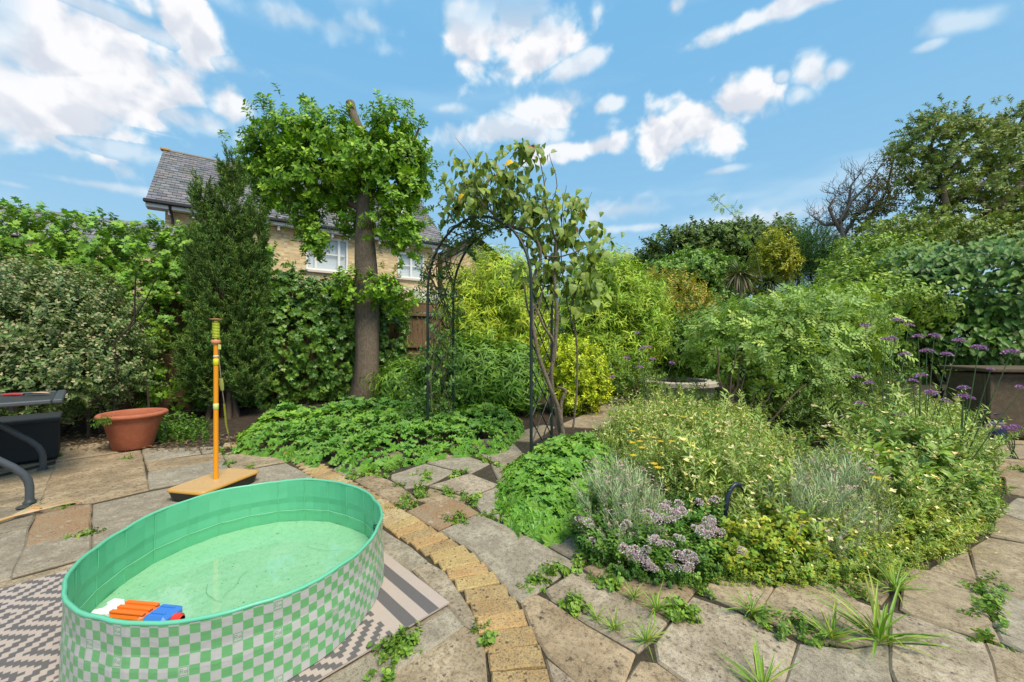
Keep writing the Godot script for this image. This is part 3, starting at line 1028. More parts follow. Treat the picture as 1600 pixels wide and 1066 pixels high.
# ---------------------------------------------------------------- paving
func rough_poly(poly: PackedVector2Array, amp := 0.006, step := 0.12) -> PackedVector2Array:
	var out := PackedVector2Array()
	for i in poly.size():
		var a := poly[i]
		var b := poly[(i + 1) % poly.size()]
		var k := maxi(1, int(a.distance_to(b) / step))
		var nrm := (b - a).normalized().orthogonal()
		for j in k:
			var p := a.lerp(b, float(j) / k)
			if j > 0: p += nrm * rr(-amp, amp)
			out.append(p)
	return out
func patio():
	rng.seed = 31
	var P := Node3D.new()
	P.name = "patio_paving"
	add_child(P)
	tag(P, "irregular buff sandstone slabs with mossy joints", "paving", "", "structure")
	# slab outlines traced from the photograph, [material, points...]
	var S := [
		[6, [-120, 735], [30, 703], [86, 695], [86, 718], [-120, 768]], [5, [88, 720], [88, 700], [216, 684], [219, 701]],
		[7, [88, 723], [219, 704], [225, 731], [231, 764], [144, 784], [62, 789]],
		[1, [222, 700], [308, 699], [313, 708], [227, 719]], [1, [313, 699], [345, 698], [348, 705], [317, 708]], [7, [227, 721], [346, 707], [349, 717], [233, 734]], [1, [233, 737], [350, 719], [362, 740], [300, 752], [234, 763]],
		[8, [146, 787], [234, 767], [362, 743], [425, 778], [330, 885], [147, 862]],
		[2, [60, 793], [141, 787], [140, 829], [41, 850]], [8, [39, 854], [140, 832], [137, 868], [19, 900]],
		[6, [-120, 800], [58, 789], [44, 822], [0, 832], [-120, 850]], [8, [-120, 853], [0, 835], [42, 824], [38, 852], [16, 903], [-120, 935]], [5, [-120, 772], [85, 726], [61, 786], [-120, 797]],
		[5, [348, 709], [388, 702], [424, 711], [445, 721], [364, 735]], [1, [365, 738], [447, 724], [487, 745], [440, 753], [375, 770], [364, 742]], [2, [442, 755], [490, 748], [535, 785], [520, 800], [428, 778]],
		[1, [522, 802], [558, 803], [595, 824], [640, 852], [666, 874], [644, 887], [540, 850]], [0, [647, 889], [667, 877], [694, 892], [716, 923], [738, 957], [745, 982], [725, 972], [705, 949]],
		[1, [702, 952], [722, 977], [588, 1066], [470, 1140], [430, 1110]], [5, [726, 979], [746, 990], [755, 1010], [759, 1066], [764, 1130], [500, 1130], [592, 1068]],
		[6, [150, 866], [330, 889], [520, 806], [536, 853], [640, 890], [700, 950], [428, 1108], [250, 1108]], [5, [18, 905], [137, 872], [146, 870], [246, 1110], [-150, 1110], [-150, 945]],
		[1, [689, 829], [748, 803], [806, 828], [898, 879], [837, 924], [814, 937], [801, 928], [781, 903], [758, 880], [738, 858], [717, 845]],
		[2, [637, 799], [668, 786], [702, 781], [728, 789], [746, 800], [686, 826], [660, 813]], [7, [555, 750], [582, 742], [608, 751], [632, 765], [650, 780], [632, 796], [608, 783], [578, 763]],
		[1, [521, 733], [540, 719], [575, 716], [586, 728], [578, 738], [548, 747], [538, 742]], [5, [588, 712], [622, 705], [640, 714], [618, 723], [592, 722]], [1, [612, 742], [664, 725], [711, 736], [668, 757], [634, 762], [612, 748]],
		[1, [668, 722], [722, 710], [764, 724], [736, 738], [714, 733]], [0, [672, 759], [734, 740], [778, 757], [734, 775]], [7, [652, 780], [672, 763], [728, 777], [724, 786], [702, 778], [668, 784]],
		[1, [737, 778], [780, 760], [862, 799], [793, 815], [752, 798]], [6, [797, 818], [864, 801], [960, 850], [908, 877], [900, 874]], [8, [744, 702], [800, 691], [815, 706], [775, 722], [750, 712]],
		[6, [768, 726], [817, 708], [880, 740], [868, 797], [784, 758]], [5, [650, 712], [700, 698], [740, 703], [720, 708], [668, 720], [644, 712]], [8, [700, 695], [745, 687], [795, 681], [800, 688], [744, 699]],
		[7, [816, 941], [837, 928], [860, 939], [914, 975], [990, 1019], [972, 1066], [955, 1100], [925, 1080], [907, 1063], [858, 1022], [834, 985]], [3, [854, 1028], [903, 1066], [922, 1110], [870, 1110], [865, 1066]],
		[0, [853, 921], [902, 888], [938, 910], [989, 940], [1040, 971], [1019, 996], [996, 1015], [915, 970], [863, 935]], [7, [914, 885], [955, 868], [1020, 880], [1094, 909], [1071, 938], [1043, 967], [990, 936], [942, 906]],
		[5, [1098, 924], [1112, 906], [1196, 900], [1207, 915], [1195, 938], [1170, 957], [1145, 945]], [0, [1083, 931], [1146, 952], [1192, 975], [1242, 1001], [1224, 1057], [1210, 1095], [1130, 1095], [1072, 1061], [1030, 1030], [1025, 1004], [1048, 973]],
		[7, [1001, 1031], [1026, 1035], [1065, 1063], [1060, 1100], [966, 1105], [979, 1064]], [5, [1198, 939], [1216, 913], [1300, 908], [1340, 939], [1387, 957], [1385, 1000], [1330, 1007], [1253, 993], [1195, 966]],
		[1, [1250, 1004], [1330, 1013], [1386, 1006], [1390, 1049], [1400, 1110], [1215, 1110], [1231, 1058]], [7, [1308, 903], [1339, 890], [1386, 897], [1387, 925], [1375, 940], [1338, 928]], [4, [1413, 888], [1453, 893], [1522, 912], [1559, 1000], [1534, 996], [1429, 963], [1409, 951], [1412, 922]],
		[0, [1391, 956], [1423, 963], [1536, 1004], [1554, 1066], [1568, 1110], [1420, 1110], [1393, 1045]], [4, [1541, 1005], [1600, 1022], [1670, 1045], [1690, 1120], [1580, 1120], [1559, 1066]], [5, [1457, 886], [1510, 861], [1524, 909], [1454, 890]],
		[4, [1517, 857], [1546, 840], [1600, 849], [1720, 869], [1720, 955], [1600, 933], [1550, 917], [1530, 907]], [1, [1534, 914], [1551, 921], [1600, 937], [1720, 960], [1720, 1055], [1600, 1017], [1566, 1000]],
		[4, [1549, 836], [1560, 802], [1592, 813], [1640, 825], [1720, 838], [1720, 864], [1600, 846]], [1, [1562, 799], [1590, 777], [1720, 793], [1720, 833], [1640, 822], [1594, 810]], [4, [1574, 770], [1570, 746], [1720, 756], [1720, 788], [1592, 773]],
		[7, [1560, 742], [1550, 716], [1720, 724], [1720, 752], [1570, 743]], [4, [1545, 713], [1500, 694], [1720, 698], [1720, 720]], [5, [1480, 691], [1470, 678], [1720, 679], [1720, 695]],
		[4, [930, 641], [962, 619], [1012, 613], [1050, 622], [990, 641]], [5, [870, 665], [926, 643], [985, 644], [940, 668]], [4, [800, 678], [848, 664], [866, 667], [830, 690], [806, 688]], [5, [1016, 611], [1090, 605], [1120, 612], [1056, 620]],
	]
	for s in S:
		var pts: Array = s.slice(1)
		var raw := gpoly(pts)
		var grown := Geometry2D.offset_polygon(raw, 0.0065)
		var poly := rough_poly(grown[0] if grown.size() == 1 else raw)
		var b := MB.new()
		b.prism(poly, -0.05, rr(-0.006, 0.004), 0.009, V2(rr(-0.006, 0.006), rr(-0.006, 0.006)))
		put(b, "paving_slab", M.stone[s[0]], P)
	var bed := MB.new()
	var bp := gpoly([[-200, 700], [80, 682], [240, 682], [350, 688], [470, 700], [560, 712], [700, 690], [815, 676], [870, 740], [880, 810], [1000, 900], [1200, 908], [1400, 895], [1520, 840], [1575, 760], [1540, 690], [1760, 680], [1760, 1140], [-250, 1140]])
	bed.prism(bp, -0.04, -0.014, 0.0)
	put(bed, "joint_sand", M.joint, P)
	# brick edging: headers laid across a curved band
	var inn := [[764, 1130], [767, 1066], [758, 1006], [747, 976], [737, 946], [719, 919], [695, 890], [674, 874], [641, 850], [620, 838], [605, 826], [552, 787], [493, 750], [478, 740], [463, 726], [445, 716], [424, 708], [400, 703], [372, 700], [348, 699]]
	var outp := [[872, 1130], [863, 1066], [851, 1021], [833, 988], [815, 955], [800, 931], [780, 905], [756, 881], [737, 859], [716, 847], [698, 835], [682, 827], [661, 815], [632, 798], [610, 785], [592, 776], [577, 764], [553, 753], [538, 743], [520, 734], [490, 714], [469, 706], [445, 699], [415, 694], [380, 691], [350, 691]]
	var E := Node3D.new()
	E.name = "brick_edging"
	add_child(E)
	tag(E, "curved band of yellow bricks edging the patio beside the pool", "edging", "", "structure")
	var ra := resample(gpoly(inn), 0.02)
	var rb := resample(gpoly(outp), 0.02)
	var n := int(rb.size() * 0.02 / 0.108)
	for k in n:
		var t0 := (k + 0.06) / n
		var t1 := (k + 0.93) / n
		var a0: Vector2 = ra[int(t0 * (ra.size() - 1))]
		var a1: Vector2 = ra[int(t1 * (ra.size() - 1))]
		var b0: Vector2 = rb[int(t0 * (rb.size() - 1))]
		var b1: Vector2 = rb[int(t1 * (rb.size() - 1))]
		# keep each brick 215 x 100
		var mid := (a0 + a1 + b0 + b1) / 4.0
		var rad := ((b0 + b1) - (a0 + a1)).normalized()
		var tan_ := ((a1 + b1) - (a0 + b0)).normalized()
		tan_ = (tan_ - rad * tan_.dot(rad)).normalized()
		var q := PackedVector2Array()
		for e in [[-1, -1], [1, -1], [1, 1], [-1, 1]]: q.append(mid + rad * (e[0] * 0.106 + rr(-0.004, 0.004)) + tan_ * (e[1] * 0.0495 + rr(-0.002, 0.002)))
		var b := MB.new()
		b.prism(rough_poly(q, 0.0025, 0.045), -0.06, rr(-0.002, 0.003), 0.006, V2(rr(-0.01, 0.01), rr(-0.01, 0.01)))
		put(b, "brick", M.brick[rng.randi() % 4], E)
func resample(p: PackedVector2Array, step: float) -> PackedVector2Array:
	var out := PackedVector2Array()
	for i in p.size() - 1:
		var k := maxi(1, int(round(p[i].distance_to(p[i + 1]) / step)))
		for j in k: out.append(p[i].lerp(p[i + 1], float(j) / k))
	out.append(p[p.size() - 1])
	return out

# ---------------------------------------------------------------- paddling pool and rug
const GLYPH_R := ["####.", "#...#", "#...#", "####.", "#.#..", "#..#.", "#...#"]
func check_tex() -> ImageTexture:
	var im := Image.create(512, 256, false, Image.FORMAT_RGB8)
	var g := Color(0.42, 0.67, 0.44)
	var w := Color(0.72, 0.72, 0.71)
	for r in 8:
		for k in 16:
			im.fill_rect(Rect2i(k * 32, r * 32, 32, 32), g if (r + k) % 2 else w)
	# thin paler grid lines
	for k in 16: im.fill_rect(Rect2i(k * 32, 0, 1, 256), Color(0.58, 0.70, 0.59))
	for r in 8: im.fill_rect(Rect2i(0, r * 32, 512, 1), Color(0.58, 0.70, 0.59))
	# printed monogram tiles: an outlined square with a letter and a small ring
	for q in [[2, 2], [9, 3], [14, 1], [5, 5], [12, 6], [2, 7]]:
		var x: int = q[0] * 32
		var y: int = q[1] * 32
		var ink := Color(0.40, 0.63, 0.43)
		im.fill_rect(Rect2i(x + 1, y + 1, 30, 30), w)
		for e in [Rect2i(x + 2, y + 2, 28, 2), Rect2i(x + 2, y + 28, 28, 2), Rect2i(x + 2, y + 2, 2, 28), Rect2i(x + 28, y + 2, 2, 28)]: im.fill_rect(e, ink)
		for j in 7:
			for i in 5:
				if GLYPH_R[j][i] == "#": im.fill_rect(Rect2i(x + 6 + i * 2, y + 8 + j * 2, 2, 2), ink)
		for j in 8:
			for i in 9:
				var dd := Vector2(i - 4, j - 3.5).length()
				if dd < 4.4 and dd > 2.2: im.fill_rect(Rect2i(x + 18 + i, y + 14 + j, 1, 1), ink)
	return ImageTexture.create_from_image(im)
func rug_tex(nx: int, ny: int) -> ImageTexture:
	var c := 8
	var im := Image.create(nx * c, ny * c, false, Image.FORMAT_RGB8)
	var light := Color(0.70, 0.64, 0.60)
	var dark := Color(0.39, 0.375, 0.375)
	im.fill(light)
	for i in nx:
		var stripe := (i >= 3 and i < 6) or (i >= 9 and i < 12)
		for j in ny:
			var on := stripe
			if i >= 15:
				var a := posmod(i - 15, 20)
				var b := posmod(j, 14)
				var v := absi(a - 10) + absi(b - 7)
				on = posmod(v, 4) < 2 and v > 0
			if on: im.fill_rect(Rect2i(i * c, j * c, c, c), dark)
	# woven flecks
	rng.seed = 3
	for k in 30000:
		var x := rng.randi() % (nx * c)
		var y := rng.randi() % (ny * c)
		var q := im.get_pixel(x, y)
		im.set_pixel(x, y, q * rr(0.85, 1.12))
	return ImageTexture.create_from_image(im)
func pe(th: float, y: float, k := 1.0) -> Vector3:
	var a := cos(th) * 0.675 * k
	var b := sin(th) * 0.588 * k
	return Vector3(-1.259 + a * 0.563 + b * 0.827, y, -(1.884 - a * 0.827 + b * 0.563))
func pool_and_rug():
	rng.seed = 41
	# rug
	var o := Vector3(-0.289, 0, -1.798)
	var ax := Vector3(-0.698, 0, 0.716)
	var ay := Vector3(-0.716, 0, -0.698)
	var lx := 2.2
	var ly := 1.64
	var b := MB.new()
	var y1 := 0.017
	var P := func(u: float, v: float, y: float) -> Vector3: return o + ax * (u * lx) + ay * (v * ly) + Vector3(0, y, 0)
	var nx := 24
	var ny := 18
	for i in nx:
		for j in ny:
			var q := []
			for e in [[0, 0], [1, 0], [1, 1], [0, 1]]:
				var u := float(i + e[0]) / nx
				var v := float(j + e[1]) / ny
				q.append([P.call(u, v, y1 + 0.0015 * nz.get_noise_2d(u * 900, v * 900)), V2(u, v)])
			b.quad(q[0][0], q[1][0], q[2][0], q[3][0], q[0][1], q[1][1], q[2][1], q[3][1])
	for e in [[0, 0, 1, 0], [1, 0, 1, 1], [1, 1, 0, 1], [0, 1, 0, 0]]:
		b.quad(P.call(e[0], e[1], 0.009), P.call(e[2], e[3], 0.009), P.call(e[2], e[3], y1), P.call(e[0], e[1], y1), V2(0.002, 0.5), V2(0.003, 0.5), V2(0.003, 0.5), V2(0.002, 0.5))
	var rm := mat(Color.WHITE, 0.95)
	rm.albedo_texture = rug_tex(118, 88)
	rm.heightmap_enabled = true
	rm.heightmap_texture = M.bump
	rm.heightmap_scale = 0.1
	var rug := put(b, "outdoor_rug", rm, self, true)
	tag(rug, "flat woven rug with dark grey stepped diamond pattern under the pool", "rug")
	# pool
	var pool := thing("paddling_pool", "mint green foldable paddling pool with checked outer wall", "paddling pool", Vector3(-1.259, 0.02, -1.884))
	var base := 0.021
	var top := 0.318
	var seg := 24
	var cm := mat(Color.WHITE, 0.36)
	cm.heightmap_enabled = true
	cm.heightmap_texture = gray_tex(512, 0.012, 3, 77)
	cm.heightmap_scale = 0.12
	cm.albedo_texture = check_tex()
	var jit := []
	for k in seg: jit.append(rr(-0.011, 0.011))
	var corner := func(k: int, y: float, off: float) -> Vector3:
		var th := TAU * k / seg
		var kk: float = 1.0 + off + jit[posmod(k, seg)] + (0.012 if y < 0.2 else 0.0)
		return pe(th, y + (jit[posmod(k + 5, seg)] * 0.5 if y > 0.2 else 0.0), kk)
	var w := MB.new()
	var rows := 6
	for k in seg:
		for s in 3:                      # each panel bows a little
			for r in rows:
				var q := []
				for e in [[0, 0], [1, 0], [1, 1], [0, 1]]:
					var t: float = (s + e[0]) / 3.0
					var y := lerpf(base, top, float(r + e[1]) / rows)
					var p: Vector3 = corner.call(k, y, 0.0).lerp(corner.call(k + 1, y, 0.0), t)
					var cen := Vector3(-1.259, y, -1.884)
					var bow := 0.010 * sin(t * PI) - 0.004 * sin(float(r + e[1]) / rows * PI)
					p += (p - cen).normalized() * bow
					q.append([p, V2((k + t) / seg * 8.0, 1.0 - (y - base) / (0.032 * 8.0))])
				w.quad(q[0][0], q[1][0], q[2][0], q[3][0], q[0][1], q[1][1], q[2][1], q[3][1])
	put(w, "outer_wall", cm, pool, true)
	var mint := mat(Color(0.36, 0.70, 0.54), 0.36)
	var inn := MB.new()
	for k in seg:
		for s in 3:
			for r in 8:
				var q := []
				for e in [[0, 0], [1, 0], [1, 1], [0, 1]]:
					var t: float = (s + e[0]) / 3.0
					var y := lerpf(base + 0.01, top, float(r + e[1]) / 8)
					var p: Vector3 = corner.call(k, y, -0.016).lerp(corner.call(k + 1, y, -0.016), t)
					var cen := Vector3(-1.259, y, -1.884)
					p += (p - cen).normalized() * (0.008 * sin(t * PI) + 0.006 * nz.get_noise_3dv(p * Vector3(1500, 500, 1500)))
					q.append(p)
				inn.quad(q[3], q[2], q[1], q[0])
	var lining := put(inn, "lining", mint, pool)
	var seamm := mat(Color(0.40, 0.74, 0.57), 0.4)
	for k in seg:
		var sm := MB.new()
		var pts := []
		for r in 5: pts.append(corner.call(k, lerpf(base + 0.02, top - 0.008, r / 4.0), -0.019))
		sm.tube(pts, 0.0022, 5)
		put(sm, "seam", seamm, lining)
	var hs := MB.new()
	var ring := []
	for k in seg + 1: ring.append(corner.call(k, 0.128, -0.0205))
	hs.tube(ring, 0.0018, 5, false)
	put(hs, "seam", mat(Color(0.52, 0.78, 0.62), 0.4), lining)
	var rim := MB.new()
	ring = []
	for k in seg * 3 + 1:
		var t := fmod(k / 3.0, 1.0)
		var i := int(k / 3.0)
		var p: Vector3 = corner.call(i, top, -0.008).lerp(corner.call(i + 1, top, -0.008), t)
		p += (p - Vector3(-1.259, p.y, -1.884)).normalized() * 0.009 * sin(t * PI)
		ring.append(p)
	rim.tube(ring, 0.0075, 8, false)
	put(rim, "rim", mat(Color(0.40, 0.74, 0.60), 0.36), pool)
	var fl := MB.new()
	var fs := 12
	for k in seg:
		for s in fs:
			var f0 := float(s) / fs
			var f1 := float(s + 1) / fs
			var q := []
			for e in [[k, f0], [k + 1, f0], [k + 1, f1], [k, f1]]:
				var p: Vector3 = Vector3(-1.259, base + 0.008, -1.884).lerp(corner.call(e[0], base + 0.03, -0.012), e[1])
				p.y = base + 0.03 + 0.004 * (nz.get_noise_2d(p.x * 350, p.z * 350) + 1.0)
				q.append(p)
			if s == 0: fl.tri(q[0], q[2], q[3])
			else: fl.quad(q[0], q[1], q[2], q[3])
	var fm := tri_mat(blend_tex(512, 95, [Color(0.62, 0.82, 0.66), Color(0.66, 0.84, 0.69), Color(0.57, 0.77, 0.59)], 0.008, 0.04, [[260, 0.6, 2.2, Color(0.12, 0.2, 0.1), 0.8]], 0.05), 0.9, 0.4)
	put(fl, "floor", fm, pool)
	# water: a thin clear sheet, silt and scraps lie on the floor below
	var wa := MB.new()
	for k in seg: wa.tri(Vector3(-1.259, 0.125, -1.884), corner.call(k + 1, 0.125, -0.018), corner.call(k, 0.125, -0.018))
	var wm := mat(Color(0.45, 0.78, 0.55, 0.14), 0.015)
	wm.transparency = BaseMaterial3D.TRANSPARENCY_ALPHA
	put(wa, "water", wm, pool)
	var pl := MB.new()
	pl.col = Color(0.01, 0.06, 0.04)
	var th := 0.0
	var best := 1e9
	for k in 200:
		var p := pe(TAU * k / 200.0, 0.19)
		var sx := 800.0 + F * p.x / -p.z
		if absf(sx - 582.0) + absf(533.0 + F * (CH - p.y) / -p.z - 828.0) < best:
			best = absf(sx - 582.0) + absf(533.0 + F * (CH - p.y) / -p.z - 828.0)
			th = TAU * k / 200.0
	var pc := pe(th, 0.2, 0.975)
	var dirin := (Vector3(-1.259, 0.2, -1.884) - pc).normalized()
	pl.tube([pc - dirin * 0.01, pc + dirin * 0.014], 0.016, 12)
	put(pl, "drain_plug", M.paint, pool)
	var sp := MB.new()
	for k in 130:
		var p := pe(rng.randf() * TAU, base + 0.04, sqrt(rng.randf()) * 0.93)
		sp.col = vary(Color(0.03, 0.045, 0.02), 0.4)
		var s := rr(0.0012, 0.004)
		sp.leaf(p, Vector3(rr(-1, 1), 0, rr(-1, 1)).normalized(), Vector3.UP, s * 2.0, s * 1.2, SMALL, 0.1, 0.0)
	for k in 5:                      # folds and strands of silt
		var p := pe(rng.randf() * TAU, base + 0.04, rr(0.2, 0.8))
		var pts := []
		var d := Vector3(rr(-1, 1), 0, rr(-1, 1)).normalized()
		for i in 7:
			pts.append(p)
			p += d * 0.035
			d = d.rotated(Vector3.UP, rr(-0.35, 0.35))
			if Vector2(p.x + 1.259, p.z + 1.884).length() > 0.5: break
		if pts.size() > 2:
			sp.col = Color(0.22, 0.48, 0.28)
			sp.tube(pts, 0.0009, 4)
	sp.col = Color(0.2, 0.3, 0.03)
	sp.leaf(gp(430, 835, 0.127), Vector3(0.7, 0, -0.7), Vector3.UP, 0.025, 0.016, OVATE, 0.2, 0.1)
	put(sp, "silt_specks", M.stem, pool).set_meta("kind", "stuff")
func toys():
	# water blaster floating at the near side of the pool
	var c := gp(218, 961, 0.135)
	var ux := (gp(285, 968, 0.135) - gp(150, 955, 0.135)).normalized()
	var bas := Basis(ux, Vector3.UP, ux.cross(Vector3.UP)).orthonormalized()
	var t := thing("water_blaster", "orange and blue plastic water blaster floating in the pool", "toy", c - Vector3(0, 0.02, 0))
	var P := func(x: float, y: float, z: float) -> Vector3: return c + bas * Vector3(x, y, z)
	var b := MB.new()
	b.col = Color(0.85, 0.17, 0.015)
	b.box(P.call(-0.02, 0.0, 0.0), Vector3(0.15, 0.05, 0.085), bas, 0.012)
	for z in [-0.022, 0.006, 0.034]: b.box(P.call(-0.02, 0.027, z - 0.005), Vector3(0.148, 0.008, 0.016), bas, 0.003)
	put(b, "body", M.gl, t)
	b = MB.new()
	b.col = Color(0.05, 0.2, 0.62)
	b.box(P.call(0.105, 0.0, 0.0), Vector3(0.098, 0.054, 0.09), bas, 0.014)
	for z in [-0.02, 0.018]: b.box(P.call(0.105, 0.028, z), Vector3(0.06, 0.006, 0.008), bas, 0.002)
	put(b, "pump", M.gl, t)
	b = MB.new()
	b.col = Color(0.8, 0.8, 0.8)
	b.box(P.call(-0.125, 0.006, 0.0), Vector3(0.058, 0.046, 0.072), bas, 0.016)
	b.box(P.call(-0.155, 0.0, 0.035), Vector3(0.045, 0.04, 0.07), bas.rotated(Vector3.UP, 0.6), 0.014)
	b.box(P.call(-0.135, 0.026, -0.02), Vector3(0.05, 0.012, 0.03), bas, 0.004)
	put(b, "grip", M.gl, t)
	b = MB.new()
	b.col = Color(0.8, 0.05, 0.03)
	b.tube([P.call(0.155, 0.0, 0.0), P.call(0.18, 0.0, 0.0), P.call(0.19, 0.0, 0.0)], [0.018, 0.02, 0.012], 12)
	put(b, "nozzle", M.gl, t)
	# tether tennis set
	var pc := Vector3(-2.42, 0.0, -3.19)
	var bx := Vector3(0.98, 0, 0.2).normalized()
	var bz := bx.cross(Vector3.UP).normalized()
	var bb := Basis(bx, Vector3.UP, -bz)
	var sb := thing("tether_tennis_set", "orange tether tennis pole on a wood-topped tray base", "garden game", pc)
	var Q := func(x: float, y: float, z: float) -> Vector3: return pc + bb * Vector3(x, y, z)
	b = MB.new()
	var ring := func(hx: float, hz: float, r: float) -> PackedVector2Array:
		var p := PackedVector2Array()
		for q in 4:
			for k in 5:
				var a := PI / 2 * q + PI / 8 * k
				var cx: float = (hx - r) * (1 if q == 0 or q == 3 else -1)
				var cz: float = (hz - r) * (1 if q < 2 else -1)
				var w: Vector3 = Q.call(cx + cos(a) * r, 0, cz + sin(a) * r)
				p.append(V2(w.x, w.z))
		return p
	var lo: PackedVector2Array = ring.call(0.158, 0.245, 0.05)
	var hi: PackedVector2Array = ring.call(0.172, 0.262, 0.05)
	b.col = Color(0.012, 0.014, 0.012)
	for i in lo.size():
		var j := (i + 1) % lo.size()
		b.quad(Vector3(lo[i].x, 0.008, lo[i].y), Vector3(lo[j].x, 0.008, lo[j].y), Vector3(hi[j].x, 0.072, hi[j].y), Vector3(hi[i].x, 0.072, hi[i].y))
	b.prism(lo, 0.007, 0.012)
	put(b, "tray", M.gl, sb)
	b = MB.new()
	b.col = Color(0.56, 0.30, 0.06)
	var lip: PackedVector2Array = ring.call(0.178, 0.268, 0.05)
	b.prism(lip, 0.074, 0.09, 0.006)
	b.box(Q.call(0.0, 0.06, 0.262), Vector3(0.16, 0.03, 0.012), bb, 0.005)
	put(b, "lid_edge", M.gl, sb)
	b = MB.new()
	b.prism(ring.call(0.166, 0.256, 0.045), 0.088, 0.093, 0.002)
	var wt := blend_tex(256, 83, [Color(0.78, 0.63, 0.43), Color(0.82, 0.69, 0.50), Color(0.72, 0.56, 0.37)], 0.02, 0.08)
	var wm := tri_mat(wt, 0.5, 0.5)
	wm.uv1_scale = Vector3(14, 4, 3)
	put(b, "lid", wm, sb)
	b = MB.new()
	b.col = Color(0.80, 0.30, 0.01)
	b.lathe(Q.call(0, 0, 0), [V2(0.0, 0.091), V2(0.019, 0.092), V2(0.0175, 0.1), V2(0.0165, 1.22), V2(0.0, 1.221)], 16)
	var pole := put(b, "pole", M.gl, sb)
	for e in [[0.66, 0.05, Color(0.62, 0.72, 0.22)], [1.02, 0.055, Color(0.70, 0.66, 0.02)], [1.09, 0.012, Color(0.75, 0.72, 0.55)]]:
		b = MB.new()
		b.col = e[2]
		b.lathe(Q.call(0, e[0], 0), [V2(0.0168, 0), V2(0.0192, 0.002), V2(0.0192, e[1] - 0.002), V2(0.0168, e[1])], 16)
		put(b, "band", M.gl, pole)
	b = MB.new()
	b.col = Color(0.72, 0.30, 0.16)
	b.lathe(Q.call(0, 1.2, 0), [V2(0.0, 0), V2(0.03, 0.002), V2(0.033, 0.01), V2(0.033, 0.024), V2(0.03, 0.03), V2(0.0, 0.031)], 20)
	put(b, "collar", M.gl, sb)
	b = MB.new()
	b.col = Color(0.55, 0.62, 0.05)
	b.tube([Q.call(0, 1.225, 0), Q.call(0, 1.385, 0)], 0.013, 10)
	var coil := []
	for k in 12 * 11 + 1: coil.append(Q.call(cos(TAU * k / 12.0) * 0.0225, 1.24 + 0.135 * k / 132.0, sin(TAU * k / 12.0) * 0.0225))
	b.tube(coil, 0.0048, 5)
	put(b, "spiral", M.gl, sb)
	b = MB.new()
	b.col = Color(0.72, 0.36, 0.18)
	b.lathe(Q.call(0, 1.385, 0), [V2(0.0, 0.0), V2(0.014, 0.002), V2(0.044, 0.012), V2(0.045, 0.017), V2(0.0, 0.02)], 20)
	put(b, "cap", M.gl, sb)
	b = MB.new()
	var s0: Vector3 = Q.call(0.03, 1.2, 0.0)
	var s3 := gp(362, 702, 0.01)
	var sp := [s0, at(342, 560, 3.22), at(346, 600, 3.3), at(350, 630, 3.4), at(353, 662, 3.6), at(357, 680, 3.9), s3]
	b.col = Color(0.5, 0.46, 0.38)
	b.tube(sp, 0.0035, 5)
	var str_ := put(b, "tether", M.paint, sb)
	b = MB.new()
	b.col = Color(0.62, 0.66, 0.05)
	b.tube([sp[3], sp[4], sp[4].lerp(sp[5], 0.8)], 0.0075, 6)
	put(b, "grip_tube", M.gl, str_)
	b = MB.new()
	b.col = Color(0.62, 0.66, 0.2)
	b.tube([sp[1].lerp(sp[2], 0.75), sp[2], sp[2].lerp(sp[3], 0.3)], [0.012, 0.016, 0.012], 8)
	put(b, "float", M.gl, str_)
	b = MB.new()
	b.col = Color(0.62, 0.66, 0.2)
	b.box(s0 + Vector3(0.005, -0.03, 0), Vector3(0.02, 0.04, 0.012), Basis.IDENTITY, 0.004)
	put(b, "clip", M.gl, str_)

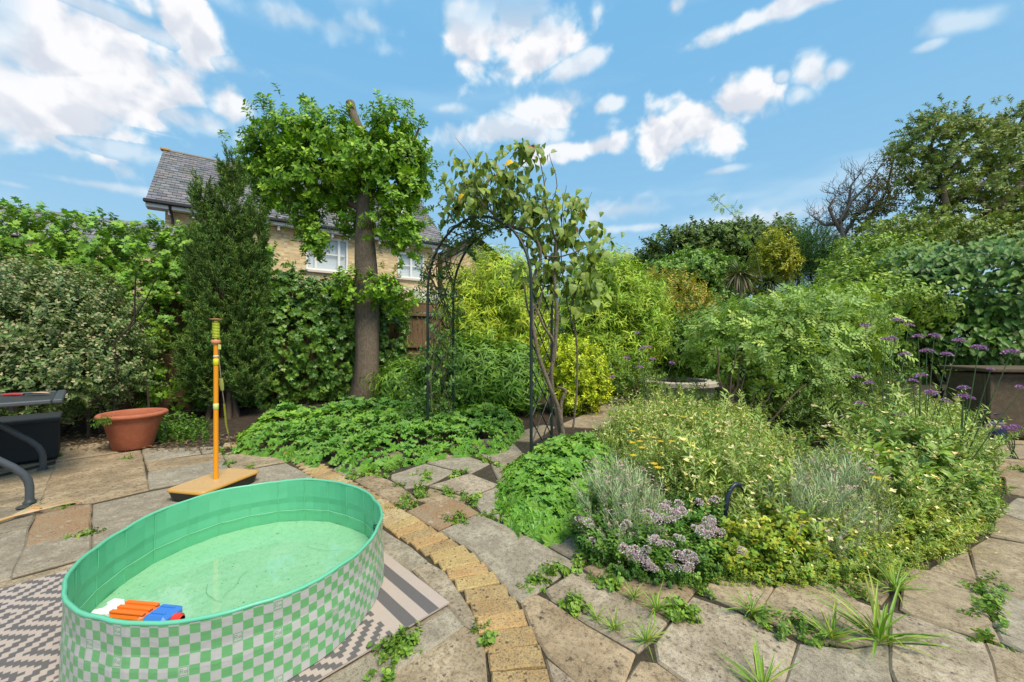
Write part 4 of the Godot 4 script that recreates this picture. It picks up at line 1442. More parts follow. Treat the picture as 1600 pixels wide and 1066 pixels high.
# ---------------------------------------------------------------- table corner: table, storage box, pot, rake
func table_corner():
	var ea := Vector3(-3.82, 0, -3.32)
	var eb := Vector3(-4.52, 0, -3.96)
	var uw := (eb - ea).normalized()             # along the visible end of the table
	var ul := Vector3(-uw.z, 0, uw.x)
	if ul.x > 0: ul = -ul                        # the table's long way, out of the picture
	var bas := Basis(uw, Vector3.UP, uw.cross(Vector3.UP)).orthonormalized()
	var wd := ea.distance_to(eb)
	var ln := 1.6
	var cen := (ea + eb) / 2 + ul * (ln / 2)
	var t := thing("garden_table", "dark grey metal garden table with curved tubular legs", "table", Vector3(cen.x, 0, cen.z))
	var b := MB.new()
	b.col = Color(0.075, 0.085, 0.095)
	for e in [-1, 1]:
		b.box(Vector3(cen.x, 0.71, cen.z) + ul * (e * (ln / 2 - 0.03)), Vector3(wd, 0.035, 0.06), bas, 0.012)
		b.box(Vector3(cen.x, 0.71, cen.z) + uw * (e * (wd / 2 - 0.03)), Vector3(0.058, 0.034, ln - 0.13), bas, 0.012)
	put(b, "frame", M.metal, t)
	b = MB.new()
	b.col = Color(0.05, 0.053, 0.058)
	b.box(Vector3(cen.x, 0.716, cen.z), Vector3(wd - 0.118, 0.012, ln - 0.122), bas, 0.002)
	put(b, "tabletop", M.metal, t)
	b = MB.new()
	b.col = Color(0.10, 0.105, 0.11)
	b.box(Vector3(cen.x, 0.665, cen.z) + ul * (-ln / 2 + 0.28), Vector3(wd - 0.2, 0.05, 0.03), bas, 0.006)
	b.box(Vector3(cen.x, 0.655, cen.z) + ul * (-ln / 2 + 0.42), Vector3(wd - 0.3, 0.025, 0.025), bas, 0.006)
	put(b, "crossbar", M.metal, t)
	for e in [[gp(46, 786), 0.0], [gp(67, 734), 0.0]]:
		var f: Vector3 = e[0]
		b = MB.new()
		b.col = Color(0.075, 0.09, 0.105)
		var pts := []
		for q in [[0.0, 0.0], [0.0, 0.12], [0.008, 0.17], [0.03, 0.225], [0.08, 0.29], [0.25, 0.46], [0.45, 0.66]]:
			pts.append(f + ul * q[0] + Vector3(0, q[1], 0))
		b.tube(pts, 0.024, 12)
		var lg := put(b, "leg", M.metal, t)
		b = MB.new()
		b.col = Color(0.05, 0.055, 0.06)
		b.lathe(f, [V2(0.0, 0.001), V2(0.036, 0.001), V2(0.036, 0.01), V2(0.026, 0.022), V2(0.024, 0.03)], 14)
		put(b, "foot", M.metal, lg)
	for q in [[0.0], [1.0]]:
		b = MB.new()
		b.col = Color(0.075, 0.09, 0.105)
		var f: Vector3 = gp(46, 786).lerp(gp(67, 734), q[0]) + ul * 1.3
		b.tube([f, f + Vector3(0, 0.14, 0), f - ul * 0.03 + Vector3(0, 0.225, 0), f - ul * 0.25 + Vector3(0, 0.46, 0), f - ul * 0.45 + Vector3(0, 0.66, 0)], 0.024, 12)
		put(b, "leg", M.metal, t)
	# small red trowel left on the table
	var tp := at(50, 619, 3.55)
	tp.y = 0.726
	var tr := thing("hand_trowel", "small red handled trowel lying on the dark table", "trowel", tp)
	b = MB.new()
	b.col = Color(0.42, 0.05, 0.05)
	b.tube([tp + Vector3(-0.2, 0.012, 0.05), tp + Vector3(-0.12, 0.014, 0.03), tp + Vector3(-0.05, 0.012, 0.02)], [0.010, 0.014, 0.009], 8)
	put(b, "handle", M.gl, tr)
	b = MB.new()
	b.col = Color(0.55, 0.33, 0.22)
	b.leaf(tp + Vector3(-0.05, 0.012, 0.02), Vector3(0.96, 0.02, -0.2).normalized(), Vector3.UP, 0.2, 0.09, OVATE, 0.3, 0.0)
	put(b, "blade", M.gl, tr)
	# black woven storage box under the table
	var cx := gp(92, 719)
	var bx := thing("storage_box", "black woven fabric storage box standing under the table", "box", cx + ul * 0.5)
	b = MB.new()
	b.col = Color(0.022, 0.026, 0.028)
	var bc := cx + ul * 0.48 + Vector3(0, 0.215, 0) + uw * 0.27
	b.box(bc, Vector3(0.5, 0.4, 0.95), bas, 0.02)
	put(b, "body", M.weave, bx)
	b = MB.new()
	b.col = Color(0.03, 0.033, 0.036)
	b.box(bc + Vector3(0, 0.2, 0), Vector3(0.53, 0.04, 0.98), bas, 0.015)
	put(b, "lid", M.weave, bx)
	# terracotta pot
	var pc := gp(186, 706) + Vector3(0, 0.004, -0.16)
	var pot := thing("terracotta_pot", "wide terracotta pot with rolled rim standing before the shrub", "plant pot", pc)
	b = MB.new()
	b.lathe(pc, [V2(0.0, 0.0), V2(0.165, 0.0), V2(0.175, 0.012), V2(0.235, 0.27), V2(0.247, 0.295), V2(0.25, 0.345), V2(0.262, 0.352), V2(0.292, 0.358), V2(0.305, 0.372), V2(0.305, 0.392), V2(0.292, 0.405), V2(0.262, 0.405), V2(0.252, 0.398), V2(0.245, 0.34), V2(0.21, 0.2)], 48)
	var tc := tri_mat(blend_tex(512, 86, [Color(0.66, 0.37, 0.26), Color(0.72, 0.43, 0.31), Color(0.60, 0.33, 0.23)], 0.012, 0.10, [[60, 2, 7, Color(0.74, 0.58, 0.48), 0.35]]), 0.7, 0.85, M.bump, 0.12)
	put(b, "body", tc, pot)
	b = MB.new()
	b.lathe(pc, [V2(0.238, 0.3), V2(0.12, 0.31), V2(0.0, 0.315)], 24)
	put(b, "soil", M.soil, pot)
	var sm := sprig(811, {"n": 16, "stem": 0.14, "len": 0.035, "wid": 0.35, "shape": "small", "cols": [Color(0.08, 0.17, 0.03)], "stalk": 0.002})
	var ts := []
	rng.seed = 4
	for k in 16:
		var a := rr(-0.2, 0.6)
		ts.append(Transform3D(basis_to(Vector3(rr(-0.5, 0.5), -0.3, 1.0), rr(0, 6), rr(0.6, 1.0)), pc + Vector3(rr(-0.06, 0.05), 0.39 + rr(-0.03, 0.03), 0.27)))
	many(sm, "weed", M.leaf, pot, ts, [Color.WHITE])
	# bamboo leaf rake lying on the slabs
	var h0 := gp(-60, 838)
	var h1 := gp(46, 805)
	var rk := thing("bamboo_rake", "bamboo leaf rake lying on the paving beside the table", "rake", (h0 + h1) / 2 + Vector3(0, 0.01, 0))
	b = MB.new()
	b.col = Color(0.52, 0.33, 0.14)
	b.tube([h0 + Vector3(0, 0.022, 0), h1 + Vector3(0, 0.026, 0)], [0.012, 0.011], 8)
	put(b, "handle", M.paint, rk)
	b = MB.new()
	b.col = Color(0.58, 0.30, 0.08)
	var dn := (h1 - h0).normalized()
	var sd := Vector3(-dn.z, 0, dn.x)
	b.tube([h1 + dn * 0.03 - sd * 0.05 + Vector3(0, 0.03, 0), h1 + dn * 0.035 + Vector3(0, 0.036, 0), h1 + dn * 0.03 + sd * 0.05 + Vector3(0, 0.03, 0)], 0.011, 8)
	put(b, "binding", M.paint, rk)
	for k in 11:
		var a := lerpf(-0.5, 0.5, k / 10.0)
		b = MB.new()
		b.col = vary(Color(0.58, 0.44, 0.27), 0.1)
		var d := dn.rotated(Vector3.UP, a)
		var o := h1 - dn * 0.1 + Vector3(0, 0.028, 0)
		b.tube([o, o + d * 0.12 + Vector3(0, 0.004, 0), o + d * 0.26 + Vector3(0, 0.01, 0), o + d * 0.33 + Vector3(0, 0.004, 0), o + d * 0.34 - Vector3(0, 0.014, 0)], 0.0026, 5)
		put(b, "tine", M.paint, rk)
	b = MB.new()
	b.col = Color(0.05, 0.05, 0.052)
	var pb := gp(36, 795)
	for k in 3: pass
	b.lathe(pb + Vector3(0, 0.005, 0), [V2(0.0, 0.0), V2(0.032, 0.001), V2(0.038, 0.008), V2(0.03, 0.016), V2(0.0, 0.018)], 14)
	var peb := put(b, "pebble", M.stem)
	tag(peb, "flat black pebble lying near the table foot", "pebble")

# ---------------------------------------------------------------- arch with its climbers
func arch():
	var rf := Vector3(0.2065, 0, -4.2)
	var lf := Vector3(-1.08, 0, -5.0)
	var back := Vector3(0.528, 0, -0.849) * 0.5
	var A := thing("garden_arch", "black metal rose arch with lattice sides", "arch", (rf + lf + back) / 2)
	var metal := Color(0.02, 0.035, 0.035)
	var spring := 1.85
	var tp := func(base: Vector3, other: Vector3, t: float) -> Vector3:       # half ellipse over the span
		var mid := (base + other) / 2
		var r := (base - other).length() / 2
		var d := (base - other).normalized()
		return mid + d * r * cos(t * PI) + Vector3(0, spring + 0.83 * sin(t * PI), 0)
	for q in [rf, rf + back, lf, lf + back]:
		var b := MB.new()
		b.col = metal
		b.tube([q + Vector3(0, -0.05, 0), q + Vector3(0, spring, 0)], 0.017, 8)
		put(b, "post", M.gl, A)
	for o in [Vector3.ZERO, back]:
		var b := MB.new()
		b.col = metal
		var pts := []
		for k in 25: pts.append(tp.call(rf + o, lf + o, k / 24.0))
		b.tube(pts, 0.016, 8)
		put(b, "hoop", M.gl, A)
	for k in range(1, 12):
		var b := MB.new()
		b.col = metal
		var p: Vector3 = tp.call(rf, lf, k / 12.0)
		b.tube([p, p + back], 0.007, 6)
		put(b, "cross_bar", M.gl, A)
	for s in [rf, lf]:                            # lattice sides
		for k in range(-1, 7):
			for dirn in [0, 1]:
				var y0 := 0.1 + k * 0.28
				var y1 := y0 + 0.56
				var c0 := clampf(y0, 0.1, spring)
				var c1 := clampf(y1, 0.1, spring)
				if c1 - c0 < 0.05: continue
				var a: Vector3 = s + (back if dirn else Vector3.ZERO)
				var e: Vector3 = s + (Vector3.ZERO if dirn else back)
				var b := MB.new()
				b.col = metal
				b.tube([a.lerp(e, (c0 - y0) / 0.56) + Vector3(0, c0, 0), a.lerp(e, (c1 - y0) / 0.56) + Vector3(0, c1, 0)], 0.0075, 5)
				put(b, "lattice_bar", M.gl, A)
		for y in [0.1, spring]:
			var b := MB.new()
			b.col = metal
			b.tube([s + Vector3(0, y, 0), s + back + Vector3(0, y, 0)], 0.009, 6)
			put(b, "cross_bar", M.gl, A)
	# dry rose stems wound round the hoop and left side
	rng.seed = 77
	var R := thing("climbing_rose", "small leaved climbing rose tangled over the far side of the arch", "rose", lf + back * 0.5)
	for k in 10:
		var b := MB.new()
		b.col = vary(Color(0.16, 0.13, 0.07), 0.3)
		var pts := []
		var t0 := rr(0.95, 1.0)
		var t1 := rr(0.1, 0.75)
		var off := rr(0.0, 1.0)
		var ph := rr(0, 6)
		if k < 8:
			var g := lf + back * off + Vector3(rr(-0.1, 0.1), 0, rr(-0.1, 0.1))
			for i in 5: pts.append(g.lerp(lf + back * off, i / 5.0) + Vector3(0.06 * sin(i + ph), spring * i / 5.0, 0.05 * cos(i * 1.3 + ph)))
		for i in 14:
			var t := lerpf(t0, t1, i / 13.0)
			var p: Vector3 = tp.call(rf, lf, t)
			p += back * clampf(off + 0.4 * sin(i * 0.5 + ph), -0.1, 1.1) + Vector3(0, 0.06 * sin(i * 0.9 + ph * 2.0), 0) + rv() * 0.03
			pts.append(p)
		b.tube(pts, rr(0.004, 0.009), 5)
		put(b, "stem", M.stem, R)
	var rose := sprig(820, {"n": 9, "stem": 0.16, "len": 0.05, "wid": 0.6, "cols": [Color(0.07, 0.14, 0.035), Color(0.10, 0.19, 0.045), Color(0.06, 0.12, 0.05)], "stalk": 0.002, "stemcol": Color(0.08, 0.12, 0.03)})
	var ts := crown([[lf + back * 0.5 + Vector3(0.05, 1.1, 0), Vector3(0.26, 0.9, 0.28)], [lf + back * 0.5 + Vector3(-0.1, 2.1, 0), Vector3(0.25, 0.4, 0.25)], [tp.call(rf, lf, 0.72) + back * 0.8, Vector3(0.3, 0.2, 0.25)], [lf + Vector3(-0.05, 0.5, 0), Vector3(0.35, 0.45, 0.25)]], 300, {"shell": 0.9, "gap": -0.05, "gapfreq": 18.0})
	ts.append_array(crown([[tp.call(rf, lf, 0.6) + back * 0.5 + Vector3(0, 0.15, 0), Vector3(0.45, 0.25, 0.35)], [tp.call(rf, lf, 0.35) + back * 0.5 + Vector3(0, 0.15, 0), Vector3(0.4, 0.22, 0.3)]], 160, {"shell": 0.9, "gap": -0.1, "gapfreq": 18.0}))
	many(rose, "foliage", M.leaf, R, ts, [Color(1, 1, 1), Color(1.2, 1.15, 0.9), Color(0.8, 0.9, 1.0)])
	# the big leaved climber on the near side
	var K := thing("large_leaved_climber", "twisting bare stems with large heart shaped leaves climbing the arch", "climber", Vector3(0.46, 0, -4.25))
	var bark := Color(0.20, 0.165, 0.13)
	var d0 := 4.3
	var paths := [
		[[884, 712, 4.25, .026], [875, 650, 4.25, .024], [857, 600, 4.2, .022], [843, 560, 4.2, .020], [833, 510, 4.2, .018], [833, 440, 4.3, .016], [846, 400, 4.3, .014], [830, 365, 4.4, .014], [790, 350, 4.5, .014], [760, 325, 4.5, .012], [738, 300, 4.5, .009], [718, 285, 4.6, .005]],
		[[884, 712, 4.3, .022], [868, 640, 4.35, .02], [862, 590, 4.3, .022], [868, 540, 4.3, .022], [870, 480, 4.3, .02], [866, 430, 4.35, .018], [868, 380, 4.35, .014], [855, 330, 4.4, .011], [850, 280, 4.4, .007], [840, 240, 4.4, .004]],
		[[880, 706, 4.3, .02], [876, 635, 4.3, .018], [884, 610, 4.3, .016], [872, 605, 4.35, .014]],
		[[832, 470, 4.3, .012], [850, 510, 4.3, .014], [866, 535, 4.3, .016], [868, 560, 4.3, .016]],
		[[818, 440, 4.2, .008], [822, 470, 4.25, .01], [832, 500, 4.25, .012], [845, 470, 4.3, .008], [850, 420, 4.3, .005]],
		[[895, 670, 4.6, .012], [902, 600, 4.6, .012], [900, 520, 4.6, .011], [890, 490, 4.6, .01], [905, 440, 4.6, .009], [920, 400, 4.6, .007], [940, 360, 4.6, .005]],
		[[890, 490, 4.6, .008], [880, 440, 4.6, .007], [876, 380, 4.55, .006], [880, 320, 4.5, .004], [885, 290, 4.5, .003]],
		[[850, 400, 4.3, .009], [880, 400, 4.35, .008], [920, 385, 4.45, .005], [955, 370, 4.5, .003]],
		[[790, 350, 4.5, .01], [800, 310, 4.45, .008], [790, 260, 4.4, .005], [820, 225, 4.4, .003]],
		[[770, 335, 4.5, .008], [755, 290, 4.6, .006], [735, 245, 4.6, .003], [712, 215, 4.6, .002]],
		[[855, 330, 4.4, .006], [870, 290, 4.4, .005], [858, 240, 4.4, .003]],
		[[868, 380, 4.35, .006], [910, 330, 4.5, .004], [925, 300, 4.5, .002]],
	]
	var tips := []
	for p in paths:
		var pts := []
		var rad := []
		var sub := []
		for q in p: sub.append([at(q[0], q[1], q[2]), q[3]])
		for i in sub.size() - 1:
			var m0: Vector3 = (sub[mini(i + 1, sub.size() - 1)][0] - sub[maxi(i - 1, 0)][0]) / 2
			var m1: Vector3 = (sub[mini(i + 2, sub.size() - 1)][0] - sub[i][0]) / 2
			for k in 3:
				var t := k / 3.0
				var h00 := 2 * t * t * t - 3 * t * t + 1
				var h10 := t * t * t - 2 * t * t + t
				var h01 := -2 * t * t * t + 3 * t * t
				var h11 := t * t * t - t * t
				pts.append(sub[i][0] * h00 + m0 * h10 + sub[i + 1][0] * h01 + m1 * h11 + rv() * 0.006)
				rad.append(lerpf(sub[i][1], sub[i + 1][1], t))
		pts.append(sub[sub.size() - 1][0])
		rad.append(sub[sub.size() - 1][1])
		var b := MB.new()
		b.col = vary(bark, 0.12)
		b.tube(pts, rad, 8)
		put(b, "stem", M.bark, K)
	var vars := []
	for k in 9:
		var b := MB.new()
		b.col = vary([Color(0.075, 0.135, 0.05), Color(0.06, 0.12, 0.04), Color(0.10, 0.17, 0.05), Color(0.085, 0.15, 0.06), Color(0.16, 0.22, 0.04), Color(0.07, 0.13, 0.05), Color(0.12, 0.2, 0.05), Color(0.4, 0.28, 0.03), Color(0.12, 0.06, 0.03)][k], 0.08)
		b.col *= Color(2.6, 2.2, 0.9)
		b.leaf(Vector3.ZERO, Vector3(0, 1, 0), Vector3(0, 0, 1), 1.0, rr(0.8, 0.95), HEART, rr(0.12, 0.35), rr(0.15, 0.5))
		vars.append(b.mesh())
	var lobes := [lb(790, 275, 4.45, 70, 50, 0.25), lb(735, 285, 4.6, 50, 45, 0.25), lb(790, 315, 4.5, 65, 30, 0.22), lb(715, 320, 4.7, 35, 30, 0.2), lb(840, 330, 4.4, 60, 50, 0.3), lb(880, 370, 4.45, 70, 55, 0.3), lb(930, 390, 4.5, 50, 50, 0.25), lb(860, 430, 4.5, 55, 45, 0.3), lb(915, 455, 4.55, 40, 45, 0.25), lb(820, 235, 4.45, 45, 22, 0.2), lb(900, 320, 4.5, 25, 30, 0.15)]
	var lt := crown(lobes, 1350, {"shell": 0.95, "gap": -0.2, "gapfreq": 18.0, "ragged": 0.4, "up": 0.0, "rnd": 0.2})
	var rest := []
	for k in lt.size():
		var p: Vector3 = lt[k].origin
		# blades hang down and outwards, faces up
		var outw := Vector3(rr(-1, 1), 0, rr(-0.5, 1)).normalized()
		var d := (outw * 0.45 + Vector3(rr(-0.5, 0.5), rr(-1.0, -0.2), 0)).normalized()
		var nm := (outw * 0.8 + Vector3(0, 0.6, 0.35) + rv() * 0.3)
		nm = (nm - d * nm.dot(d)).normalized()
		var bs := Basis(d.cross(nm), d, nm).scaled(Vector3.ONE * rr(0.055, 0.115))
		var vi := rng.randi() % 7
		if rng.randf() < 0.035: vi = 7
		if p.y > 2.3 and rng.randf() < 0.05: vi = 8
		if k < 300: copy_of(vars[vi], "leaf", M.leaf, K, Transform3D(bs, p))
		else: rest.append(Transform3D(bs, p))
	many(vars[3], "foliage", M.leaf, K, rest, [Color(1, 1, 1), Color(1.25, 1.15, 0.9), Color(0.85, 0.9, 0.95)], "stuff", Color.WHITE)
	# thin twigs carrying the leaves
	var tw := MB.new()
	tw.col = Color(0.13, 0.13, 0.06)
	for k in 90:
		var i := rng.randi() % lt.size()
		var j := rng.randi() % lt.size()
		var a: Vector3 = lt[i].origin
		var e: Vector3 = lt[j].origin
		if a.distance_to(e) < 0.45: stem(tw, a, e, 0.004, 0.002, 0.12, 4, 4)
	put(tw, "twigs", M.stem, K).set_meta("kind", "stuff")

# ---------------------------------------------------------------- planting along the left boundary
func base_of(l: Array) -> Vector3:
	var p: Vector3 = l[0][0]
	return Vector3(p.x, 0, p.z)
func left_planting():
	rng.seed = 101
	# creeper hedge on the boundary
	var H := thing("creeper_hedge", "tall boundary hedge of bright green virginia creeper", "hedge", fw(-4.5, -0.3, 0))
	var lobes := []
	for k in 14:
		var t := -9.4 + k * 0.66
		lobes.append([fw(t, -0.15, 1.35 + rr(-0.1, 0.1)), Vector3(0.62, 1.5 + rr(-0.08, 0.12), 0.5)])
		lobes.append([fw(t + 0.3, -0.1, 2.62 + rr(-0.1, 0.1)), Vector3(0.6, 0.5, 0.5)])
		lobes.append([fw(t + 0.1, -0.1, 2.1 + rr(-0.1, 0.12)), Vector3(0.6, 0.6, 0.5)])
	var cre := sprig(831, {"n": 11, "stem": 0.2, "len": 0.092, "shape": "ivy", "cols": [Color(0.10, 0.20, 0.035), Color(0.13, 0.24, 0.04), Color(0.08, 0.17, 0.035)], "pitch": 1.25, "stalk": 0.003})
	many(cre, "foliage", M.leaf, H, crown(lobes, 7200, {"shell": 0.35, "gap": -0.9, "ragged": 0.3, "up": 0.55, "miny": 0.1}), [Color(1, 1, 1), Color(1.25, 1.15, 0.9), Color(0.8, 0.9, 0.9), Color(0.95, 1.05, 0.9)])
	var shoots := []
	for k in 90:
		var t := rr(-8.8, -0.6)
		shoots.append(Transform3D(basis_to(Vector3(rr(-0.3, 0.3), 1, rr(-0.3, 0.3)), rr(0, 6), rr(0.6, 1.0)), fw(t, rr(-0.3, 0.2), rr(2.75, 3.1))))
	many(cre, "shoots", M.leaf, H, shoots, [Color(1.2, 1.2, 0.9), Color(1.3, 1.15, 0.8)])
	# abelia
	lobes = [lb(40, 520, 4.9, 95, 85, 0.8), lb(120, 515, 5.1, 60, 70, 0.6), lb(-80, 500, 4.8, 130, 100, 0.8), lb(0, 465, 5.1, 80, 45, 0.6), lb(140, 580, 5.0, 55, 45, 0.5), lb(70, 595, 4.8, 100, 45, 0.6), lb(165, 540, 5.2, 35, 35, 0.4), lb(95, 465, 5.2, 50, 26, 0.4)]
	var A := thing("variegated_shrub", "pale variegated small leaved shrub behind the garden table", "shrub", Vector3(-5.6, 0, -5.0))
	var ab := sprig(832, {"n": 18, "stem": 0.2, "len": 0.038, "wid": 0.5, "cols": [Color(0.10, 0.16, 0.07), Color(0.13, 0.19, 0.09), Color(0.08, 0.14, 0.06), Color(0.18, 0.21, 0.12), Color(0.11, 0.16, 0.075), Color(0.09, 0.15, 0.06)], "stalk": 0.0018, "flowers": 1, "fcol": Color(0.34, 0.27, 0.20), "flen": 0.018})
	many(ab, "foliage", M.leaf, A, crown(lobes, 4300, {"shell": 0.4, "gap": -0.35, "ragged": 0.35, "miny": 0.15}), [Color(0.78, 0.86, 0.9), Color(0.9, 0.9, 0.95), Color(0.66, 0.78, 0.75), Color(0.74, 0.86, 0.7)])
	var b := MB.new()
	b.col = Color(0.06, 0.045, 0.03)
	for k in 16: stem(b, Vector3(-5.6 + rr(-0.5, 0.7), 0, -5.2 + rr(-0.3, 0.3)), Vector3(-5.6 + rr(-1.4, 1.4), rr(0.9, 2.2), -5.1 + rr(-0.5, 0.5)), 0.018, 0.006, 0.08)
	put(b, "branches", M.stem, A)
	# conifer
	var cd := 6.36
	lobes = [lb(355, 470, cd, 36, 130, 0.42), lb(318, 420, cd, 14, 90, 0.22), lb(390, 470, cd, 17, 110, 0.28), lb(350, 560, cd, 46, 70, 0.45), lb(313, 565, cd - 0.3, 22, 55, 0.25), lb(386, 570, cd, 24, 60, 0.3), lb(366, 340, cd, 20, 60, 0.22), lb(361, 282, cd, 9, 38, 0.1), lb(317, 320, cd, 10, 36, 0.12), lb(397, 375, cd, 11, 55, 0.15), lb(340, 380, cd, 15, 60, 0.2)]
	var C := thing("conifer", "tall dark green columnar conifer beside the creeper hedge", "conifer", at(350, 655, cd) * Vector3(1, 0, 1))
	var nd := needle_spray(833, [Color(0.055, 0.105, 0.035), Color(0.07, 0.125, 0.045), Color(0.10, 0.14, 0.045)])
	many(nd, "foliage", M.matte, C, crown(lobes, 4600, {"shell": 0.5, "gap": -0.2, "gapfreq": 16.0, "ragged": 0.4, "up": 1.3, "rnd": 0.35, "s0": 0.7, "s1": 1.2, "miny": 0.12}), [Color(1, 1, 1), Color(0.8, 0.85, 0.9), Color(1.2, 1.15, 0.9), Color(0.9, 1.0, 0.9), Color(0.85, 1.0, 0.95)])
	b = MB.new()
	b.col = Color(0.10, 0.07, 0.05)
	for k in 16: stem(b, at(350, 655, cd) * Vector3(1, 0, 1) + Vector3(rr(-0.25, 0.25), -0.05, rr(-0.2, 0.2)), at(352 + rr(-45, 42), 470 - rr(0, 150), cd + rr(-0.2, 0.2)), rr(0.02, 0.05), 0.008, 0.03)
	put(b, "trunk", M.stem, C)
	herb_patch("ground_ivy", "low ivy creeping over the soil between pot and conifer", "ivy", gpoly([[215, 690], [240, 664], [330, 660], [345, 690], [290, 694]]), 260, 0.22, 0.2, [sprig(838, {"n": 12, "stem": 0.9, "len": 0.3, "shape": "ivy", "cols": [Color(0.05, 0.11, 0.025), Color(0.07, 0.14, 0.03)], "pitch": 1.2})], [Color(1, 1, 1), Color(1.2, 1.15, 0.9)], {"rnd": 0.5})
	# ivy over the fence
	var I := thing("fence_ivy", "dense dark ivy covering the fence behind the tree trunk", "ivy", fw(1.0, -0.25, 0))
	lobes = []
	for k in 7:
		var t := -0.9 + k * 0.5
		lobes.append([fw(t, -0.12, 1.1), Vector3(0.42, 1.25, 0.4)])
		if k < 6: lobes.append([fw(t + 0.2, -0.05, 2.05 + rr(-0.08, 0.1)), Vector3(0.4, 0.36, 0.36)])
	var ivy := sprig(834, {"n": 8, "stem": 0.17, "len": 0.09, "shape": "ivy", "cols": [Color(0.045, 0.105, 0.025), Color(0.06, 0.13, 0.03), Color(0.075, 0.15, 0.035)], "pitch": 1.3})
	many(ivy, "foliage", M.gloss, I, crown(lobes, 4600, {"shell": 0.4, "gap": -0.9, "up": 0.3, "miny": 0.05}), [Color(1, 1, 1), Color(1.3, 1.2, 0.9), Color(0.8, 0.85, 0.9), Color(1.0, 1.0, 0.9)])
	b = MB.new()
	b.col = Color(0.09, 0.07, 0.045)
	for k in 8: stem(b, fw(rr(-0.8, 2.2), -0.25, 0), fw(rr(-0.8, 2.2), -0.2, rr(1.2, 2.2)), 0.015, 0.006, 0.05)
	put(b, "stems", M.stem, I)
	# lopped tree
	var td := 7.9
	var tb := at(570, 625, td)
	var T := thing("lopped_tree", "lopped tree with thick bare trunk and ivy green umbrella crown", "tree", Vector3(tb.x, 0, tb.z))
	var pts := []
	var rad := []
	for q in [[570, 650, 27], [570, 622, 23.5], [572, 600, 20.5], [573, 560, 18.5], [574, 500, 17], [573, 450, 16], [571, 400, 15], [571, 340, 13], [571, 280, 11.5], [569, 240, 10], [562, 200, 7.5]]:
		pts.append(at(q[0], q[1], td))
		rad.append(q[2] * td / F)
	var fp := []
	var fr2 := []
	for i in pts.size() - 1:
		for k in 4:
			fp.append(pts[i].lerp(pts[i + 1], k / 4.0))
			fr2.append(lerpf(rad[i], rad[i + 1], k / 4.0))
	fp.append(pts[-1])
	fr2.append(rad[-1])
	b = MB.new()
	b.tube(fp, fr2, 36)
	for i in b.v.size(): b.v[i] += b.n[i] * (0.06 * nz.get_noise_3d(b.v[i].x * 260, b.v[i].y * 30, b.v[i].z * 260))
	put(b, "trunk", M.bark, T)
	for q in [[[562, 205, 7.5], [552, 180, 6.5], [547, 161, 6.8]], [[568, 235, 9], [590, 200, 7], [600, 185, 6]], [[570, 270, 8], [530, 250, 6], [480, 235, 3.5], [440, 230, 2]], [[571, 280, 8], [610, 250, 6], [640, 235, 3], [655, 200, 1.5]], [[571, 330, 6], [530, 310, 4], [480, 320, 2.5], [440, 330, 1.5]], [[571, 340, 6], [610, 330, 4], [640, 340, 2]]]:
		pts = []
		rad = []
		for e in q:
			pts.append(at(e[0], e[1], td + rr(-0.15, 0.1)))
			rad.append(e[2] * td / F)
		b = MB.new()
		b.tube(pts, rad, 10)
		put(b, "limb", M.bark, T)
	lobes = [lb(455, 215, td - 0.1, 46, 28, 0.55), lb(418, 245, td, 32, 24, 0.4), lb(408, 275, td, 18, 18, 0.3), lb(515, 225, td, 44, 30, 0.6), lb(475, 280, td - 0.2, 50, 32, 0.55), lb(428, 300, td, 26, 24, 0.35), lb(560, 245, td - 0.3, 45, 34, 0.5), lb(615, 208, td, 30, 30, 0.45), lb(632, 255, td, 32, 28, 0.45), lb(605, 285, td, 38, 34, 0.45), lb(645, 300, td, 18, 26, 0.3), lb(532, 295, td + 0.2, 34, 30, 0.45), lb(480, 335, td, 16, 24, 0.25), lb(492, 378, td - 0.1, 14, 22, 0.18), lb(615, 348, td, 34, 32, 0.4), lb(638, 382, td, 18, 26, 0.28), lb(548, 350, td + 0.3, 14, 18, 0.25)]
	var wl := sprig(835, {"n": 11, "stem": 0.24, "len": 0.088, "wid": 0.55, "cols": [Color(0.12, 0.23, 0.025), Color(0.16, 0.28, 0.03), Color(0.09, 0.19, 0.025), Color(0.21, 0.32, 0.035)], "stalk": 0.002, "pitch": 1.15})
	many(wl, "crown", M.leaf, T, crown(lobes, 3000, {"shell": 0.6, "gap": -0.1, "gapfreq": 14.0, "ragged": 0.65, "up": 0.35}), [Color(1, 1, 1), Color(1.3, 1.2, 0.9), Color(0.75, 0.85, 0.85), Color(0.95, 1.05, 0.9)])
	var sh := []
	for q in [[475, 165], [478, 155], [390, 205], [350, 212], [500, 185], [520, 180], [640, 170], [630, 165], [605, 175], [655, 195], [570, 195], [400, 195], [680, 260], [690, 290], [676, 275], [545, 205], [395, 240], [388, 255], [400, 285], [405, 310], [412, 330], [430, 190], [415, 205], [450, 180], [660, 225], [668, 245], [660, 330], [590, 185]]:
		for k in 3: sh.append(Transform3D(basis_to(Vector3(rr(-0.7, 0.7), 1, rr(-0.3, 0.3)), rr(0, 6), rr(0.7, 1.1)), at(q[0] + rr(-6, 6), q[1] + rr(0, 12), td + rr(-0.2, 0.2))))
	for q in [[601, 410], [600, 425], [602, 440], [622, 410], [624, 425], [622, 440], [478, 405], [470, 390], [474, 415], [668, 320], [672, 340], [450, 350], [455, 335]]:
		for k in 2: sh.append(Transform3D(basis_to(Vector3(rr(-0.3, 0.3), -1, rr(-0.3, 0.3)), rr(0, 6), rr(0.5, 0.8)), at(q[0] + rr(-4, 4), q[1] + rr(-5, 5), td - 0.1)))
	many(wl, "trailing_shoots", M.leaf, T, sh, [Color(1.1, 1.1, 0.9), Color(1, 1, 1)])
